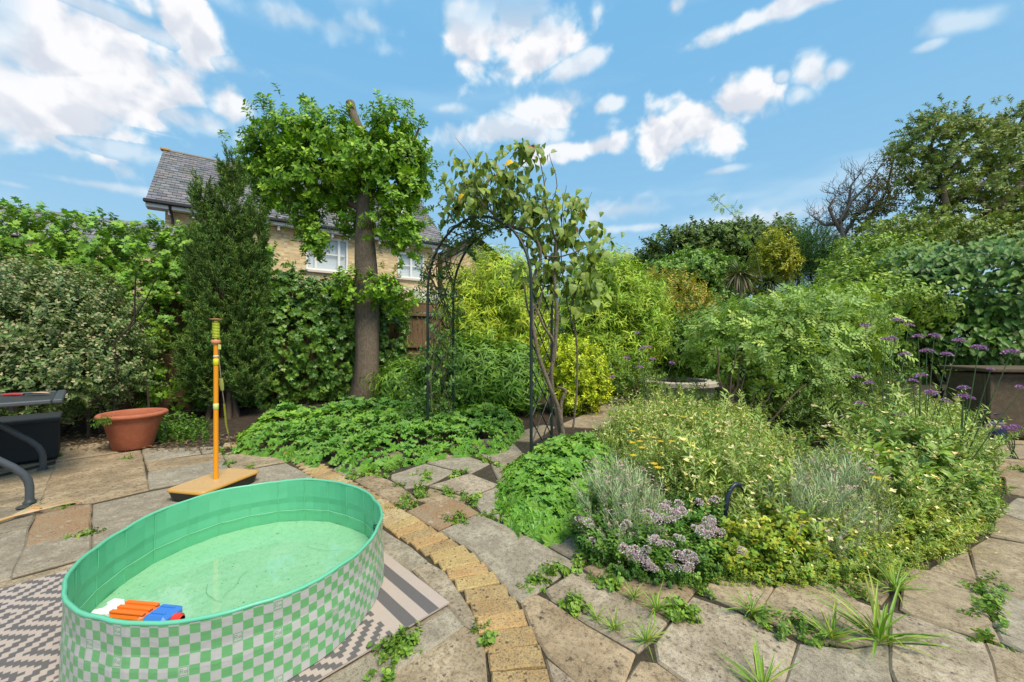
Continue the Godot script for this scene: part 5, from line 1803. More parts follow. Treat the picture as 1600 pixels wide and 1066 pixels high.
	# leafy collar round the trunk
	many(wl, "collar", M.leaf, T, crown([lb(556, 450, td - 0.25, 34, 20, 0.3), lb(596, 455, td - 0.2, 26, 18, 0.3), lb(620, 470, td, 24, 20, 0.3), lb(574, 448, td - 0.3, 30, 15, 0.2)], 150, {"shell": 0.7, "gap": -0.4}), [Color(1.2, 1.15, 0.9), Color(1, 1, 1), Color(0.85, 0.95, 0.9)])

# ---------------------------------------------------------------- the back of the garden
func shrub(called: String, label: String, cat: String, lobes: Array, n: int, sp: ArrayMesh, tints: Array, opt := {}, material: Material = null, group := "") -> Node3D:
	var p := base_of(lobes)
	var o := thing(called, label, cat, p, group)
	many(sp, "foliage", material if material else M.leaf, o, crown(lobes, n, opt), tints)
	var b := MB.new()
	b.col = opt.get("bark", Color(0.09, 0.07, 0.045))
	for k in int(opt.get("stems", 8)):
		var l: Array = lobes[rng.randi() % lobes.size()]
		var e: Vector3 = l[0] + rv() * l[1] * 0.5
		stem(b, Vector3(lerpf(p.x, l[0].x, 0.5) + rr(-0.15, 0.15), -0.03, lerpf(p.z, l[0].z, 0.5) + rr(-0.1, 0.1)), e, opt.get("thick", 0.02), opt.get("thick", 0.02) * 0.4, 0.05)
	if b.v.size(): put(b, "stems", M.stem, o)
	return o
func back_planting():
	rng.seed = 202
	var W := [Color(1, 1, 1), Color(1.22, 1.15, 0.9), Color(0.8, 0.88, 0.9), Color(0.95, 1.05, 0.95)]
	var bam := sprig(841, {"n": 15, "stem": 0.3, "len": 0.13, "wid": 0.2, "shape": "lance", "droop": 0.5, "pitch": 1.2, "cols": [Color(0.22, 0.30, 0.035), Color(0.28, 0.34, 0.04), Color(0.17, 0.26, 0.03)], "stalk": 0.002, "stemcol": Color(0.2, 0.22, 0.04)})
	var bamg := sprig(842, {"n": 14, "stem": 0.3, "len": 0.15, "wid": 0.2, "shape": "lance", "droop": 0.55, "pitch": 1.2, "cols": [Color(0.09, 0.18, 0.03), Color(0.12, 0.22, 0.035), Color(0.07, 0.15, 0.03)], "stalk": 0.002, "stemcol": Color(0.1, 0.14, 0.03)})
	var ov := sprig(843, {"n": 12, "stem": 0.24, "len": 0.075, "wid": 0.5, "cols": [Color(0.09, 0.17, 0.035), Color(0.12, 0.21, 0.04), Color(0.07, 0.14, 0.035)], "stalk": 0.002})
	var far := sprig(844, {"n": 16, "stem": 0.6, "len": 0.2, "wid": 0.6, "cols": [Color(0.055, 0.095, 0.025), Color(0.07, 0.12, 0.03), Color(0.09, 0.14, 0.035)], "stalk": 0.006})
	var farl := sprig(845, {"n": 18, "stem": 0.5, "len": 0.15, "wid": 0.55, "cols": [Color(0.10, 0.18, 0.04), Color(0.13, 0.22, 0.05), Color(0.08, 0.15, 0.04)], "stalk": 0.005})
	# dense boundary hedge across the back, behind everything
	var lobes := []
	for k in 22: lobes.append([Vector3(-4.5 + k * 0.95, 1.1 + rr(-0.1, 0.2), -12.6 + rr(-0.4, 0.4) + k * 0.06), Vector3(0.8, 1.45, 0.7)])
	shrub("boundary_hedge", "dense green boundary hedge across the end of the garden", "hedge", lobes, 4200, ov, W, {"shell": 0.35, "gap": -0.6, "s0": 1.3, "s1": 2.0, "stems": 20})
	# bamboos
	shrub("golden_bamboo", "yellow green bamboo seen through the rose arch", "bamboo", [lb(775, 455, 8.2, 55, 50, 0.7), lb(745, 500, 8.0, 45, 60, 0.6), lb(810, 500, 8.0, 40, 70, 0.6), lb(770, 560, 8.0, 60, 60, 0.6)], 1900, bam, W, {"shell": 0.7, "gap": -0.3, "up": 0.4, "stems": 22})
	shrub("green_bamboo", "low green bamboo thicket beneath the golden bamboo", "bamboo", [lb(750, 590, 6.7, 60, 45, 0.5), lb(800, 595, 6.6, 40, 40, 0.4), lb(700, 590, 7.2, 36, 40, 0.45), lb(640, 605, 7.6, 44, 26, 0.4)], 1500, bamg, W, {"shell": 0.7, "gap": -0.3, "up": 0.5, "stems": 16, "miny": 0.05})
	shrub("feathery_bamboo", "tall feathery lime green bamboo to one side of the golden shrub", "bamboo", [lb(950, 455, 8.8, 50, 50, 0.8), lb(915, 500, 8.6, 45, 70, 0.7), lb(990, 500, 8.8, 48, 65, 0.7), lb(950, 555, 8.6, 60, 50, 0.7)], 2300, bam, [Color(0.8, 0.95, 0.9), Color(0.65, 0.85, 0.8), Color(0.95, 1.0, 0.9)], {"shell": 0.7, "gap": -0.35, "up": 0.7, "stems": 22})
	var gold := sprig(846, {"n": 11, "stem": 0.14, "len": 0.055, "wid": 0.5, "cols": [Color(0.33, 0.38, 0.02), Color(0.40, 0.43, 0.03), Color(0.25, 0.32, 0.02), Color(0.16, 0.24, 0.025)], "stalk": 0.002})
	shrub("golden_shrub", "rounded golden yellow leaved shrub beyond the arch", "shrub", [lb(905, 580, 6.7, 36, 42, 0.42), lb(880, 570, 6.8, 30, 34, 0.36), lb(925, 605, 6.6, 22, 30, 0.28), lb(895, 615, 6.7, 36, 28, 0.34)], 1100, gold, [Color(1, 1, 1), Color(1.1, 1.1, 1.0), Color(0.75, 0.85, 0.9)], {"shell": 0.4, "gap": -0.5, "miny": 0.06})
	shrub("copper_tipped_shrub", "green shrub with copper orange tips below the far trees", "shrub", [lb(1040, 465, 10.5, 48, 36, 0.8), lb(1075, 490, 10.3, 45, 34, 0.7), lb(1030, 510, 10.3, 50, 40, 0.7)], 1000, sprig(847, {"n": 12, "stem": 0.24, "len": 0.075, "wid": 0.5, "cols": [Color(0.13, 0.19, 0.04), Color(0.30, 0.22, 0.05), Color(0.2, 0.24, 0.04)], "stalk": 0.002}), W, {"gap": -0.5})
	shrub("mixed_green_shrub", "loose mid green shrub behind the round stone pond", "shrub", [lb(1050, 545, 9.6, 60, 30, 0.7), lb(1110, 530, 9.4, 55, 34, 0.7), lb(1010, 565, 9.6, 40, 24, 0.5), lb(1090, 565, 9.3, 45, 24, 0.5), lb(1150, 520, 9.4, 50, 34, 0.7)], 2000, ov, W, {"gap": -0.45, "s0": 0.9, "s1": 1.5, "miny": 0.05})
	shrub("yellow_green_bush", "yellow green leafy bush between bamboo and pinnate shrub", "bush", [lb(1000, 600, 7.4, 26, 24, 0.3), lb(960, 590, 7.6, 26, 26, 0.3)], 330, ov, [Color(1.3, 1.2, 0.8), Color(1, 1, 1)], {"gap": -0.5, "miny": 0.03, "s0": 0.6, "s1": 0.9})
	# far trees
	rng.seed = 210
	shrub("oak_tree", "dark rounded oak on the skyline behind the cordyline", "tree", [lb(1060, 402, 24, 46, 30, 1.8), lb(1110, 390, 24, 52, 28, 2.0), lb(1165, 385, 24, 50, 26, 2.0), lb(1215, 392, 25, 40, 28, 1.6), lb(1100, 440, 24, 90, 40, 2.0)], 2600, far, W, {"shell": 0.5, "gap": -0.35, "gapfreq": 4.0, "ragged": 0.45, "stems": 7, "thick": 0.16})
	shrub("ash_tree", "light green feathery tree below the skyline oak", "tree", [lb(1085, 432, 17, 50, 30, 1.4), lb(1040, 440, 17, 34, 24, 1.0), lb(1120, 440, 17, 36, 26, 1.0)], 1300, farl, [Color(1, 1.05, 1), Color(1.15, 1.15, 1), Color(0.85, 0.95, 0.95)], {"shell": 0.5, "gap": -0.4, "stems": 5, "thick": 0.1})
	shrub("golden_conifer", "small golden yellow conifer on the skyline", "conifer", [lb(1212, 392, 17, 18, 26, 0.55), lb(1205, 410, 17, 24, 22, 0.6), lb(1222, 415, 17, 18, 20, 0.5)], 600, sprig(848, {"n": 14, "stem": 0.35, "len": 0.12, "wid": 0.4, "cols": [Color(0.33, 0.32, 0.02), Color(0.28, 0.29, 0.03), Color(0.17, 0.22, 0.03)]}), [Color(1, 1, 1), Color(0.8, 0.85, 0.9)], {"shell": 0.5, "gap": -0.6, "up": 1.0, "stems": 3, "thick": 0.08})
	shrub("pine_tree", "blue green pine on the skyline beside the leafless tree", "tree", [lb(1275, 392, 19, 30, 26, 0.9), lb(1255, 410, 19, 24, 20, 0.7), lb(1300, 410, 19, 24, 20, 0.7), lb(1280, 440, 19, 50, 30, 1.0)], 2300, needle_spray(849, [Color(0.045, 0.095, 0.04), Color(0.06, 0.12, 0.05)], 0.5, 50), W, {"shell": 0.5, "gap": -0.4, "s0": 1.1, "s1": 1.7, "stems": 4, "thick": 0.12}, M.matte)
	shrub("roadside_tree", "small dark tree top low on the skyline behind the climber", "tree", [lb(1000, 425, 26, 22, 14, 1.0), lb(975, 432, 26, 26, 12, 1.0), lb(1020, 415, 26, 18, 16, 0.9), lb(940, 440, 26, 40, 14, 1.2)], 700, far, W, {"shell": 0.6, "gap": -0.4, "stems": 4, "thick": 0.12})
	# cordylines
	for q in [[1156, 428, 12.0, 1.15, "spiky cordyline head with a brown skirt of old leaves", Vector3(0, 0, 0)], [1202, 440, 13.5, 0.8, "smaller spiky green cordyline head without a brown skirt", Vector3(0, 0, 0)]]:
		var c := at(q[0], q[1], q[2])
		var o := thing("cordyline", q[4], "palm", Vector3(c.x, 0, c.z))
		var b := MB.new()
		b.col = Color(0.16, 0.13, 0.10)
		b.tube([Vector3(c.x, -0.03, c.z), c], [0.11, 0.07], 8)
		put(b, "trunk", M.stem, o)
		b = MB.new()
		for k in 170:
			var y := rr(-0.75, 1.0)
			var a := rng.randf() * TAU
			var d := Vector3(cos(a) * sqrt(1 - y * y), y, sin(a) * sqrt(1 - y * y))
			var dead: bool = y < 0.25 and q[3] > 0.9 and rng.randf() < 0.45
			b.col = vary(Color(0.32, 0.24, 0.13) if dead else [Color(0.10, 0.15, 0.05), Color(0.16, 0.21, 0.08)][k % 2], 0.2)
			var nm := (Vector3.UP - d * d.y).normalized()
			b.leaf(c, d, nm, rr(0.45, 0.68) * q[3], 0.05, LANCE, 0.4, 0.35 if y > 0 else 0.6)
		put(b, "crown", M.leaf, o)
	# leafless tree
	rng.seed = 220
	var bt := at(1318, 372, 13.5)
	var Bt := thing("leafless_tree", "half dead tree with bare twisting grey branches", "tree", Vector3(bt.x, 0, bt.z))
	var tk := MB.new()
	tk.col = Color(0.12, 0.10, 0.085)
	stem(tk, Vector3(bt.x, -0.05, bt.z), bt, 0.16, 0.11, 0.02)
	put(tk, "trunk", M.stem, Bt)
	for q in [[[1318, 372], [1312, 345], [1330, 315], [1360, 285], [1378, 255]], [[1314, 362], [1302, 340], [1295, 325], [1305, 308], [1320, 300]], [[1318, 368], [1340, 335], [1375, 320], [1400, 322]], [[1308, 350], [1290, 352], [1265, 335]], [[1316, 345], [1325, 325], [1330, 290], [1345, 270]], [[1330, 375], [1360, 340], [1385, 300], [1396, 250], [1400, 225]], [[1340, 335], [1355, 320], [1370, 300], [1372, 275]]]:
		var lb_ := MB.new()
		lb_.col = vary(Color(0.13, 0.11, 0.095), 0.15)
		var pts := []
		var rad := []
		for i in q.size():
			pts.append(at(q[i][0], q[i][1], 13.5 + rr(-0.3, 0.3)))
			rad.append(lerpf(0.07, 0.012, float(i) / (q.size() - 1)))
		lb_.tube(pts, rad, 6)
		for k in 26:
			var i := rng.randi() % (pts.size() - 1)
			var p: Vector3 = pts[i].lerp(pts[i + 1], rng.randf())
			var e: Vector3 = p + Vector3(rr(-0.5, 0.4), rr(-0.1, 0.6), rr(-0.3, 0.3))
			stem(lb_, p, e, 0.014, 0.004, 0.18, 4, 4)
			for m in 3: stem(lb_, p.lerp(e, rr(0.4, 1)), e + Vector3(rr(-0.25, 0.25), rr(-0.05, 0.3), rr(-0.2, 0.2)), 0.007, 0.003, 0.15, 3, 3)
		put(lb_, "branch", M.stem, Bt)
	var dry := sprig(850, {"n": 9, "stem": 0.3, "len": 0.08, "wid": 0.5, "cols": [Color(0.14, 0.11, 0.05), Color(0.10, 0.12, 0.04), Color(0.17, 0.13, 0.07)], "stalk": 0.004})
	many(dry, "foliage", M.leaf, Bt, crown([lb(1392, 290, 13.5, 30, 55, 0.5), lb(1370, 330, 13.5, 45, 40, 0.6), lb(1340, 345, 13.5, 30, 26, 0.4), lb(1396, 250, 13.5, 14, 26, 0.3)], 420, {"shell": 0.95, "gap": -0.1, "gapfreq": 14.0}), W)
	# leaning tree over the end wall
	rng.seed = 230
	var lt := at(1470, 400, 12.0)
	var Lt := thing("leaning_tree", "windswept grey green tree leaning out over the hedge", "tree", Vector3(lt.x, 0, lt.z))
	tk = MB.new()
	stem(tk, Vector3(lt.x - 0.3, -0.05, lt.z), at(1450, 390, 12), 0.2, 0.16, 0.02, 10)
	put(tk, "trunk", M.bark, Lt)
	for q in [[[1450, 390, 9], [1465, 350, 7.5], [1480, 320, 6], [1520, 300, 5], [1560, 270, 3], [1600, 250, 2]], [[1450, 392, 9], [1500, 365, 8], [1550, 330, 6.5], [1600, 285, 5], [1660, 250, 3]], [[1480, 325, 4], [1470, 280, 3], [1455, 230, 2.2], [1470, 180, 1]], [[1545, 332, 4], [1535, 312, 3], [1510, 310, 2]], [[1550, 330, 4], [1590, 335, 4], [1640, 310, 3]], [[1470, 290, 2.5], [1500, 250, 2], [1530, 200, 1]], [[1560, 270, 2.5], [1580, 220, 1.5], [1600, 180, 1]], [[1465, 295, 2], [1430, 290, 1.6], [1415, 275, 1]]]:
		var pts := []
		var rad := []
		for e in q:
			pts.append(at(e[0], e[1], 12.0 + rr(-0.4, 0.4)))
			rad.append(e[2] * 12.0 / F)
		var lm := MB.new()
		lm.tube(pts, rad, 8)
		put(lm, "limb", M.bark, Lt)
	var wn := sprig(851, {"n": 16, "stem": 0.34, "len": 0.10, "wid": 0.5, "cols": [Color(0.095, 0.145, 0.045), Color(0.115, 0.17, 0.05), Color(0.14, 0.195, 0.065), Color(0.17, 0.21, 0.095)], "stalk": 0.004})
	lobes = [lb(1465, 195, 12, 36, 30, 0.6), lb(1440, 215, 12, 26, 30, 0.5), lb(1500, 205, 12, 36, 34, 0.6), lb(1470, 255, 12, 40, 40, 0.7), lb(1520, 255, 12, 44, 40, 0.8), lb(1560, 240, 12, 40, 36, 0.7), lb(1600, 215, 12, 46, 40, 0.8), lb(1600, 270, 12, 60, 40, 0.9), lb(1490, 300, 12, 40, 30, 0.7), lb(1545, 300, 12, 44, 28, 0.7), lb(1440, 290, 12, 22, 26, 0.4), lb(1570, 175, 12, 18, 10, 0.3), lb(1660, 240, 12, 60, 70, 1.0), lb(1430, 262, 12, 16, 16, 0.3), lb(1590, 330, 12, 50, 26, 0.6), lb(1520, 335, 12, 40, 18, 0.5), lb(1640, 330, 12, 50, 40, 0.7), lb(1470, 330, 12, 34, 20, 0.4), lb(1425, 240, 12, 24, 22, 0.35), lb(1455, 345, 12, 44, 20, 0.5), lb(1540, 200, 12, 40, 26, 0.5), lb(1610, 180, 12, 40, 20, 0.5)]
	many(wn, "crown", M.leaf, Lt, crown(lobes, 2300, {"shell": 0.9, "gap": 0.02, "gapfreq": 11.0, "ragged": 0.7, "up": 0.1, "lean": Vector3(-0.7, 0.15, 0), "rnd": 0.4}), W)
	lobes = [lb(1390, 372, 11.5, 60, 20, 0.6), lb(1460, 372, 11.5, 70, 20, 0.6), lb(1560, 372, 11.5, 80, 26, 0.6), lb(1640, 350, 11.5, 60, 40, 0.6)]
	shrub("understorey_bush", "dull green bush at the foot of the leaning tree", "bush", lobes, 1100, wn, [Color(1, 1.1, 0.9), Color(0.9, 1.0, 0.9), Color(1.15, 1.2, 0.9)], {"shell": 0.8, "gap": -0.3})
	# round stone pond
	var pc := at(1056, 612, 8.6)
	pc.y = 0.0
	var pond := thing("round_pond", "round raised stone pond wall with pale coping", "pond", pc)
	var b := MB.new()
	b.lathe(pc, [V2(0.74, -0.03), V2(0.74, 0.28)], 36)
	put(b, "wall", M.pale, pond)
	for k in 16:
		b = MB.new()
		var q := PackedVector2Array()
		for e in [[0.0, 0.62], [0.5, 0.62], [1.0, 0.62], [1.0, 0.86], [0.5, 0.86], [0.0, 0.86]]:
			var a: float = TAU * (k + 0.015 + e[0] * 0.97) / 16.0
			q.append(V2(pc.x + cos(a) * e[1], pc.z + sin(a) * e[1]))
		b.prism(q, 0.28, 0.37, 0.012)
		put(b, "coping_stone", M.pale, pond)
	b = MB.new()
	b.lathe(pc, [V2(0.62, 0.24), V2(0.0, 0.24)], 30)
	var wm := mat(Color(0.03, 0.04, 0.03), 0.05)
	put(b, "water", wm, pond)

# ---------------------------------------------------------------- right boundary
func right_planting():
	rng.seed = 303
	var W := [Color(1, 1, 1), Color(1.22, 1.15, 0.9), Color(0.8, 0.88, 0.9), Color(0.95, 1.05, 0.95)]
	# big leaved hedge
	var lobes := [lb(1480, 460, 6.3, 80, 62, 0.6), lb(1560, 440, 6.0, 80, 62, 0.6), lb(1640, 480, 5.8, 90, 90, 0.6), lb(1510, 525, 6.1, 90, 45, 0.55), lb(1590, 530, 5.8, 80, 46, 0.5), lb(1430, 420, 6.9, 60, 40, 0.6), lb(1420, 500, 6.6, 55, 60, 0.55), lb(1540, 405, 6.3, 80, 36, 0.5), lb(1620, 400, 6.1, 70, 40, 0.5)]
	var H := thing("broad_leaved_hedge", "dense dark green hedge of broad overlapping leaves above the cabinet", "hedge", Vector3(7.4, 0, -6.2))
	var ts := crown(lobes, 5200, {"shell": 0.4, "gap": -0.9, "up": 0.1, "rnd": 0.4, "ragged": 0.25})
	var vars := []
	for k in 5:
		var b := MB.new()
		b.col = vary([Color(0.06, 0.125, 0.025), Color(0.075, 0.145, 0.03), Color(0.05, 0.11, 0.022), Color(0.09, 0.165, 0.032), Color(0.065, 0.13, 0.028)][k], 0.06)
		b.col *= LEAF
		b.leaf(Vector3.ZERO, Vector3(0, 1, 0), Vector3(0, 0, 1), 1.0, rr(0.62, 0.75), OVATE, rr(0.15, 0.35), rr(0.2, 0.4))
		vars.append(b.mesh())
	sortnear(ts)
	var rest := []
	for k in ts.size():
		var p: Vector3 = ts[k].origin
		var outw := (Vector3(0, CH, 0) - p)
		outw.y = 0
		outw = (outw.normalized() + Vector3(rr(-1, 1), 0, rr(-1, 1)) * 0.6).normalized()
		var d := (outw * 0.8 + Vector3(0, rr(-0.7, 0.0), 0)).normalized()
		var nm := Vector3(0, 0.9, 0) + outw * 0.5 + rv() * 0.3
		nm = (nm - d * nm.dot(d)).normalized()
		var t := Transform3D(Basis(d.cross(nm), d, nm).scaled(Vector3.ONE * rr(0.09, 0.145)), p)
		if k % 10 == 0 and k < 3000: copy_of(vars[rng.randi() % 5], "leaf", M.leaf, H, t)
		else: rest.append(t)
	many(vars[0], "foliage", M.leaf, H, rest.slice(0, rest.size() / 2), W, "stuff", Color.WHITE)
	many(vars[1], "foliage", M.leaf, H, rest.slice(rest.size() / 2), W, "stuff", Color.WHITE)
	var bb := MB.new()
	bb.col = Color(0.07, 0.055, 0.035)
	for k in 14: stem(bb, Vector3(rr(6.0, 9.0), -0.03, rr(-6.6, -6.0)), Vector3(rr(6.0, 9.0), rr(1.2, 2.0), rr(-6.6, -6.0)), 0.025, 0.012, 0.05)
	put(bb, "stems", M.stem, H)
	# light green arching shrub in front of the hedge
	var li := sprig(861, {"n": 11, "stem": 0.24, "len": 0.08, "wid": 0.5, "cols": [Color(0.14, 0.22, 0.045), Color(0.18, 0.26, 0.05), Color(0.10, 0.18, 0.04)], "stalk": 0.002})
	shrub("arching_shrub", "yellow green arching shrub between pinnate shrub and broad leaved hedge", "shrub", [lb(1330, 465, 7.2, 60, 36, 0.6), lb(1380, 480, 6.8, 46, 36, 0.5), lb(1280, 505, 7.2, 45, 36, 0.6), lb(1400, 405, 7.6, 44, 16, 0.4), lb(1350, 400, 7.8, 40, 16, 0.4), lb(1420, 480, 6.2, 40, 22, 0.35), lb(1360, 530, 6.6, 60, 40, 0.5)], 2600, li, W, {"shell": 0.5, "gap": -0.4, "ragged": 0.4})
	var sh := []
	var S2 := thing("arching_spray", "long arching spray of light green leaves over the broad leaved hedge", "branch", at(1390, 470, 6.0) * Vector3(1, 0, 1))
	var b3 := MB.new()
	b3.col = Color(0.14, 0.15, 0.05)
	var pth := [at(1330, 700, 6.0), at(1340, 560, 6.0), at(1370, 480, 5.9), at(1400, 462, 5.8), at(1440, 470, 5.7), at(1475, 492, 5.6)]
	pth[0].y = 0.0
	b3.tube(pth, [0.012, 0.011, 0.009, 0.007, 0.005, 0.003], 6)
	put(b3, "stem", M.stem, S2)
	for k in 40:
		var i := 2 + rng.randi() % 3
		var p: Vector3 = pth[i].lerp(pth[i + 1], rng.randf())
		sh.append(Transform3D(basis_to(Vector3(rr(-0.2, 0.8), rr(-0.5, 0.4), rr(-0.2, 0.8)), rr(0, 6), rr(0.5, 0.9)), p))
	many(li, "foliage", M.leaf, S2, sh, [Color(1.2, 1.15, 0.9), Color(1, 1, 1)])
	# pinnate leaved shrub standing in the bed
	var pin := sprig(862, {"n": 5, "stem": 0.22, "len": 0.15, "shape": "pinnate", "cols": [Color(0.15, 0.235, 0.07), Color(0.19, 0.28, 0.085), Color(0.12, 0.20, 0.06)], "stalk": 0.002, "pitch": 1.1, "roll": 0.5})
	rng.seed = 310
	var R := shrub("pinnate_shrub", "large shrub with ferny pinnate leaves and bundled bare stems", "shrub", [lb(1195, 520, 5.3, 60, 28, 0.5), lb(1140, 540, 5.4, 40, 22, 0.4), lb(1255, 508, 5.4, 52, 30, 0.5), lb(1195, 560, 5.1, 56, 28, 0.45), lb(1275, 550, 5.2, 54, 40, 0.45), lb(1240, 600, 5.1, 56, 28, 0.4), lb(1310, 510, 5.5, 36, 34, 0.4)], 1900, pin, [Color(1, 1, 1), Color(1.18, 1.12, 0.95), Color(0.82, 0.92, 0.95), Color(1.05, 1.1, 0.9)], {"shell": 0.55, "gap": -0.3, "gapfreq": 10.0, "ragged": 0.4, "up": 0.15, "rnd": 0.5, "stems": 0})
	for q in [[1128, 680, 1160, 555], [1132, 682, 1172, 545], [1140, 684, 1150, 540], [1135, 680, 1140, 560], [1165, 690, 1200, 560], [1172, 690, 1215, 600], [1160, 690, 1230, 540], [1140, 685, 1190, 590], [1175, 692, 1260, 600], [1150, 688, 1180, 520], [1126, 680, 1120, 540], [1170, 690, 1195, 640]]:
		var b := MB.new()
		b.col = vary(Color(0.12, 0.085, 0.05), 0.2)
		var g := gp(q[0], q[1] + 5)
		stem(b, g, at(q[2], q[3], -g.z + rr(-0.1, 0.3)), 0.013, 0.008, 0.05)
		put(b, "stem", M.stem, R)
	var b2 := MB.new()
	b2.col = Color(0.10, 0.12, 0.05)
	b2.tube([at(1190, 440, 5.3), at(1180, 390, 5.3), at(1160, 350, 5.3), at(1135, 325, 5.3), at(1112, 306, 5.3)], [0.008, 0.006, 0.004, 0.003, 0.002], 5)
	put(b2, "arching_stem", M.stem, R)
	var ts2 := []
	for k in 13:
		var t := k / 12.0
		var p := at(1178, 380, 5.3).lerp(at(1140, 328, 5.3), minf(t * 1.6, 1.0))
		if t > 0.62: p = at(1140, 328, 5.3).lerp(at(1112, 306, 5.3), (t - 0.62) / 0.38)
		ts2.append(Transform3D(basis_to(Vector3(rr(-1, 1), rr(-0.4, 0.5), rr(-0.5, 0.5)), rr(0, 6), rr(0.35, 0.6)), p))
	many(pin, "foliage", M.leaf, R, ts2, [Color(1, 1, 1)])
	# timber cabinet under the hedge, watering can
	var c0 := Vector3(5.95, 0, -4.75)
	var cu := Vector3(1, 0, 0.12).normalized()
	var bas := Basis(cu, Vector3.UP, cu.cross(Vector3.UP))
	var cab := thing("timber_cabinet", "weathered timber cabinet with panelled doors under the hedge", "cabinet", c0 + cu * 1.1)
	var P := func(x: float, y: float, z: float) -> Vector3: return c0 + bas * Vector3(x, y, z)
	var wood := tri_mat(blend_tex(256, 88, [Color(0.34, 0.29, 0.225), Color(0.40, 0.345, 0.27), Color(0.28, 0.235, 0.18)], 0.03, 0.2), 0.8, 0.85, M.bump, 0.2)
	var b := MB.new()
	b.box(P.call(1.1, 0.42, -0.32), Vector3(2.4, 0.8, 0.5), bas, 0.01)
	put(b, "carcass", wood, cab)
	b = MB.new()
	b.box(P.call(1.1, 0.865, -0.28), Vector3(2.5, 0.05, 0.66), bas, 0.012)
	put(b, "worktop", wood, cab)
	for k in 4:
		b = MB.new()
		var x := 0.2 + k * 0.6
		b.box(P.call(x, 0.44, -0.055), Vector3(0.5, 0.66, 0.02), bas, 0.006)
		for e in [[-0.265, 0.0, 0.05, 0.74], [0.265, 0.0, 0.05, 0.74]]: b.box(P.call(x + e[0], 0.44, -0.045), Vector3(e[2], e[3], 0.04), bas, 0.006)
		for e in [-0.35, 0.35]: b.box(P.call(x, 0.44 + e, -0.046), Vector3(0.478, 0.05, 0.036), bas, 0.006)
		put(b, "door", wood, cab)
	var wc := gp(1555, 688)
	var can := thing("watering_can", "dark blue plastic watering can in front of the cabinet", "watering can", wc)
	b = MB.new()
	b.col = Color(0.02, 0.03, 0.10)
	b.lathe(wc, [V2(0.0, 0.005), V2(0.10, 0.006), V2(0.105, 0.02), V2(0.085, 0.22), V2(0.07, 0.26), V2(0.072, 0.27), V2(0.06, 0.25), V2(0.0, 0.2)], 24)
	put(b, "body", M.gl, can)
	b = MB.new()
	b.col = Color(0.02, 0.03, 0.10)
	b.tube([wc + Vector3(-0.09, 0.06, 0), wc + Vector3(-0.2, 0.17, 0), wc + Vector3(-0.27, 0.27, 0)], [0.026, 0.018, 0.015], 10)
	put(b, "spout", M.gl, can)
	b = MB.new()
	b.col = Color(0.02, 0.03, 0.10)
	b.tube([wc + Vector3(0.09, 0.07, 0), wc + Vector3(0.16, 0.12, 0), wc + Vector3(0.15, 0.25, 0), wc + Vector3(0.06, 0.33, 0), wc + Vector3(-0.04, 0.32, 0), wc + Vector3(-0.06, 0.26, 0)], 0.013, 8)
	put(b, "handle", M.gl, can)

# ---------------------------------------------------------------- beds of herbs and flowers
func leaf_clump(called: String, label: String, poly: PackedVector2Array, n: int, h: float, edge: float, size: float, cols: Array, group := ""):
	# big lobed leaves: the 300 nearest are parts of their own, the others one mass
	var c := Vector2.ZERO
	for p in poly: c += p
	c /= poly.size()
	var o := thing(called, label, "plant", Vector3(c.x, 0, c.y), group)
	var vars := []
	for k in 6:
		var b := MB.new()
		b.col = vary(cols[k % cols.size()], 0.08)
		b.col *= LEAF
		b.star_leaf(Vector3.ZERO, Vector3(0, 1, 0), Vector3(0, 0, 1), 0.6, PALM5, rr(0.1, 0.35))
		vars.append(b.mesh())
	var ts := spread(poly, n, h, edge, {"shell": 0.35, "rnd": 0.3})
	sortnear(ts)
	var rest := []
	for k in ts.size():
		var p: Vector3 = ts[k].origin
		var tilt: Vector3 = ts[k].basis.y.normalized()
		var d := Vector3(rr(-1, 1), 0, rr(-1, 1)) + Vector3(tilt.x, 0, tilt.z) * 1.2
		d = (d - tilt * d.dot(tilt) + Vector3(0, -0.25, 0)).normalized()
		var nm := (tilt - d * tilt.dot(d)).normalized()
		var t := Transform3D(Basis(d.cross(nm), d, nm).scaled(Vector3.ONE * size * rr(0.65, 1.25)), p)
		if k % 4 == 0 and k < 1200: copy_of(vars[rng.randi() % 6], "leaf", M.leaf, o, t)
		else: rest.append(t)
	for k in 3: many(vars[k], "foliage", M.leaf, o, rest.slice(rest.size() * k / 3, rest.size() * (k + 1) / 3), [Color(1, 1, 1), Color(1.2, 1.15, 0.9), Color(0.85, 0.92, 0.95), Color(1.0, 1.05, 0.9)], "stuff", Color.WHITE)
	var b := MB.new()
	b.col = Color(0.10, 0.14, 0.04)
	for k in mini(160, ts.size()):
		var p: Vector3 = ts[k * ts.size() / 160 if ts.size() > 160 else k].origin
		stem(b, Vector3(p.x + rr(-0.08, 0.08), -0.03, p.z + rr(-0.08, 0.08)), p, 0.0025, 0.002, 0.05, 4, 3)
	put(b, "stalks", M.stem, o).set_meta("kind", "stuff")
func oval(px: float, py: float, rx: float, ry: float, h: float) -> PackedVector2Array:
	var a := []
	for k in 14: a.append([px + cos(TAU * k / 14.0) * rx, py + sin(TAU * k / 14.0) * ry])
	return gpoly(a, h)
func herb_patch(called: String, label: String, cat: String, poly: PackedVector2Array, n: int, h: float, edge: float, meshes: Array, tints: Array, opt := {}, material: Material = null) -> Node3D:
	var c := Vector2.ZERO
	for p in poly: c += p
	c /= poly.size()
	var o := thing(called, label, cat, Vector3(c.x, 0, c.y), "", opt.get("kind", ""))
	opt["rooted"] = true
	for m in meshes: many(m, opt.get("part", "foliage"), material if material else M.leaf, o, spread(poly, n / meshes.size(), h, edge, opt), tints)
	return o
